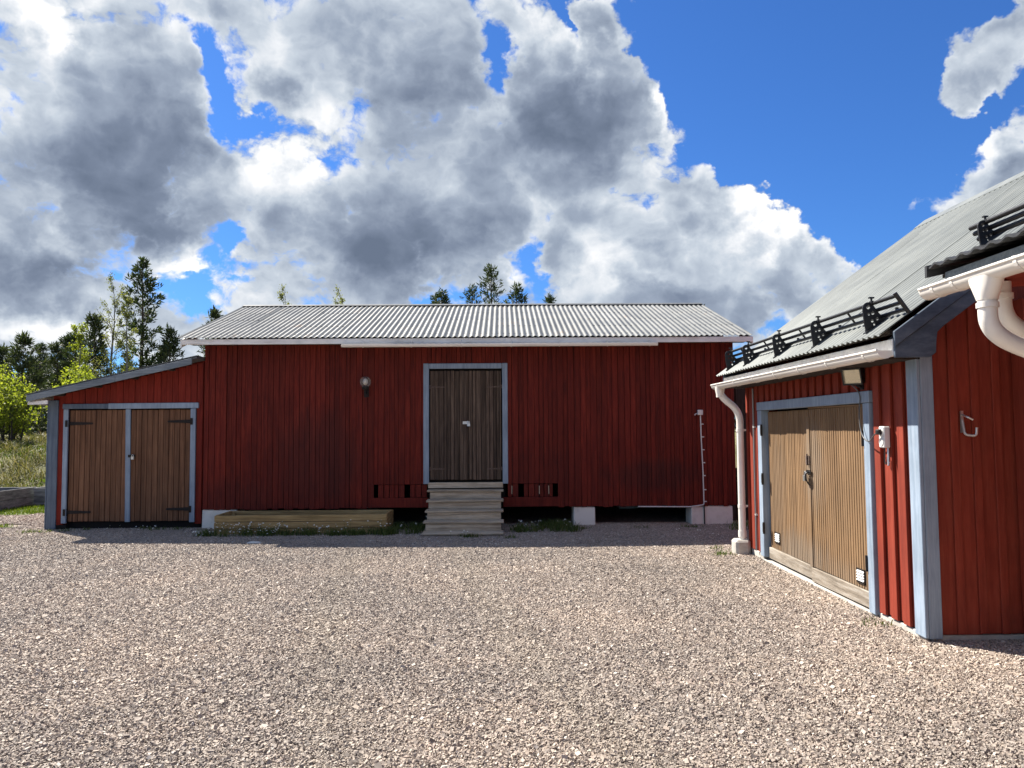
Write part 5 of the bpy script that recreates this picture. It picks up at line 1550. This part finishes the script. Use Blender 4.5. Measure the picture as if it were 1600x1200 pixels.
# above the barn roof
for (x, y, top, sp, sd, lab) in ((-3.91, 46.0, 9.65, 0.9, 41, 'smallest left tree top of the pair over the barn roof'),
                                 (-3.3, 44.0, 9.6, 1.1, 43, 'pine top over the barn roof, right one of the left pair'),
                                 (-1.63, 44.0, 9.8, 1.35, 45, 'pine top over the roof just left of the tallest one'),
                                 (-0.56, 42.0, 10.55, 1.45, 47, 'tallest pine top showing over the barn roof above the door'),
                                 (1.03, 44.0, 9.85, 1.4, 49, 'pine top over the roof just right of the tallest one'),
                                 (3.0, 46.0, 9.6, 0.9, 51, 'tiny lone pine tip over the barn roof, farthest right')):
    pine(x, y, top, lab, sd, sp * 1.2, 'needles', group='pine tops over the barn roof', dens=0.85, clear=0.35, tuft=0.26)
broadleaf('birch_tree', -11.36, 40.0, 8.7, 'birch twigs showing over the left half of the barn roof', 'birch tree', 'birches behind the buildings', 37, 'birch_leaf', 'birch_bark',
          spread=1.6, n_main=20, rise=1.4, r0=0.09, leaf_n=2200, leaf=0.075, clear=0.3, fork=4)
broadleaf('birch_tree', -8.29, 40.0, 8.5, 'faint birch crown over the barn roof above the globe lamp', 'birch tree', 'birches behind the buildings', 39, 'birch_leaf', 'birch_bark',
          spread=2.0, n_main=22, rise=1.3, r0=0.09, leaf_n=2600, leaf=0.075, clear=0.3, fork=4)
# yellow-green bushes on the bank
for k, (x, y, top, lab) in enumerate(((-17.4, 25.5, 3.25, 'yellow-green bush at the left photo edge on the bank'),
                                      (-15.9, 25.0, 3.35, 'large yellow-green bush on the bank, second from the left'),
                                      (-14.7, 26.2, 3.55, 'yellow-green bush on the bank left of the shed eave'),
                                      (-13.5, 25.0, 3.3, 'yellow-green bush on the bank half hidden by the shed'),
                                      (-19.0, 28.5, 3.8, 'yellow-green bush farther back on the bank'))):
    broadleaf('bush', x, y, top, lab, 'bush', 'yellow-green bushes on the bank', 70 + k, 'bush_leaf', 'twig',
              spread=1.15, n_main=10, rise=1.5, r0=0.035, leaf_n=4600, leaf=0.085, clear=0.02, fork=4, stems=9)
# far wood: closes the view between the trunks
n_ = 260
fr = np.random.default_rng(5)
fv = []; ff = []; fk = 0
fw = MB()
allV = []
protos = [pine_parts(200 + k, 7.0, 2.1, dens=0.4, tuft=0.7, clear=0.02)[1] for k in range(4)]
for k in range(150):
    x = fr.uniform(-110, 70); y = fr.uniform(62, 105)
    s = fr.uniform(0.7, 1.05)
    V = protos[k % 4] * s
    allV.append(V + np.array([x, y, float(ground_z(x, y))]))
V = np.concatenate(allV)
far = arr_obj('far_wood', V, (np.arange(len(V) // 4)[:, None] * 4 + np.array([[0, 1, 2, 3]])).tolist(), M['needles_far'], None, (0, 0, 0))
tag(far, kind='stuff', label='far dark wood along the horizon behind the buildings')

# leafy plant in the planter by the shed corner
bp = thing('leafy_plant', (-9.75, 17.9, 0.36), 'bright leafy plant growing in the grey planter beside the shed', 'plant')
rg = np.random.default_rng(8)
P = np.stack([rg.normal(-9.75, 0.26, 260), rg.normal(17.9, 0.2, 260), 0.36 + rg.uniform(0.02, 0.36, 260)], 1)
V, Fq = tris_at(P, 0.17, rg, up=0.4, aspect=0.7)
arr_obj('leaves', V - np.array([-9.75, 17.9, 0.36]), Fq, M['bed_leaf'], bp, (-9.75, 17.9, 0.36))
mb = MB()
for k in range(14):
    a = rnd.uniform(0, 6.28); mb.tube([(-9.75, 17.9, 0.34), (-9.75 + 0.3 * math.cos(a), 17.9 + 0.25 * math.sin(a), 0.36 + rnd.uniform(0.15, 0.34))], [0.008, 0.004], 4)
mb.build('stalks', M['bed_leaf'], bp, at=(-9.75, 17.9, 0.36))

# ------------------------------------------------------------------ weeds and small white flowers along the barn foot
wx, wy, wz = [], [], []
fxs = []
wr = np.random.default_rng(15)
for (x0, x1, y0, y1, n_, hgt) in ((-4.8, -1.7, 12.12, 12.36, 1500, 0.10), (-1.85, -1.28, 12.2, 13.3, 900, 0.16), (0.02, 1.15, 12.3, 13.3, 1300, 0.13),
                                  (-7.5, -5.3, 12.95, 13.2, 260, 0.06), (1.2, 3.6, 12.5, 13.1, 160, 0.06), (3.6, 4.2, 12.3, 13.2, 160, 0.10),
                                  (2.75, 3.05, 9.9, 10.6, 120, 0.08), (-1.3, 0.1, 11.75, 11.98, 150, 0.07), (-7.95, -7.5, 12.8, 13.1, 120, 0.06), (3.05, 3.22, 6.1, 6.6, 26, 0.05)):
    cn = max(4, n_ // 45)
    ccx = wr.uniform(x0, x1, cn); ccy = wr.uniform(y0, y1, cn)
    i = wr.integers(0, cn, n_)
    wx.append(ccx[i] + wr.normal(0, 0.07, n_)); wy.append(ccy[i] + wr.normal(0, 0.05, n_)); wz.append(np.full(n_, hgt))
wx, wy, wz = np.concatenate(wx), np.concatenate(wy), np.concatenate(wz)
ok = ~((wx > -4.62) & (wx < -1.85) & (wy > 12.36)) & ~((wx > -1.28) & (wx < 0.01) & (wy > 11.96))
wx, wy, wz = wx[ok], wy[ok], wz[ok]
for hgt in (0.05, 0.09, 0.14):
    pass
sel = wz > 0.09
blades('weeds', wx[sel], wy[sel], np.full(sel.sum(), 0.005), 0.12, 0.011, M['weed_blade'], lean=0.9, hv=0.6, label='green weeds growing along the foot of the barn')
blades('weeds', wx[~sel], wy[~sel], np.full((~sel).sum(), 0.005), 0.06, 0.010, M['weed_blade'], lean=0.9, hv=0.6, label='low weeds scattered at the wall feet and on the gravel edge')
fp = []
for (x0, x1, y0, y1, n_, h0, h1) in ((-5.2, -4.55, 12.0, 12.45, 26, 0.03, 0.09), (-4.5, -2.6, 12.12, 12.35, 130, 0.06, 0.22), (-2.5, -1.6, 12.2, 12.36, 16, 0.1, 0.25),
                                     (0.1, 1.3, 12.2, 13.0, 26, 0.04, 0.16), (-7.3, -5.3, 12.9, 13.12, 14, 0.03, 0.1), (-0.85, -0.4, 11.8, 11.93, 7, 0.03, 0.12),
                                     (2.6, 3.2, 11.6, 12.4, 9, 0.02, 0.05), (-1.8, -1.35, 12.4, 13.0, 8, 0.1, 0.25)):
    cn = max(3, n_ // 6)
    ccx = wr.uniform(x0, x1, cn); ccy = wr.uniform(y0, y1, cn); i = wr.integers(0, cn, n_)
    fp.append(np.stack([ccx[i] + wr.normal(0, 0.08, n_), np.minimum(ccy[i] + wr.normal(0, 0.04, n_), y1), wr.uniform(h0, h1, n_)], 1))
fp = np.concatenate(fp)
mb = MB(); stem = MB()
for (x, y, z) in fp:
    r0 = wr.uniform(0.012, 0.020); tx, ty_ = wr.normal(0, 0.4, 2); a0 = wr.uniform(0, 6.28)
    nrm = Vector((tx, ty_ - 0.5, 1)).normalized(); u = nrm.orthogonal().normalized(); w_ = nrm.cross(u)
    c0 = Vector((x, y, z))
    ring = [c0 + (u * math.cos(a0 + i / 10 * 2 * math.pi) + w_ * math.sin(a0 + i / 10 * 2 * math.pi)) * r0 * (1.0 if i % 2 == 0 else 0.45) + nrm * (0.003 if i % 2 == 0 else 0) for i in range(10)]
    mb.add([c0] + ring, [(0, 1 + i, 1 + (i + 1) % 10) for i in range(10)])
    stem.tube([(x + wr.normal(0, 0.015), y, 0.0), (x, y, z - 0.001)], 0.0018, 3, caps=False)
fo = mb.build('white_flowers', M['petal'], None, at=(0, 0, 0), fix=False)
tag(fo, kind='stuff', label='tiny white flowers dotted along the barn foot and raised bed')
so_ = stem.build('flower_stems', M['weed_blade'], None, at=(0, 0, 0), fix=False)
tag(so_, kind='stuff', label='thin green stems of the small white flowers')
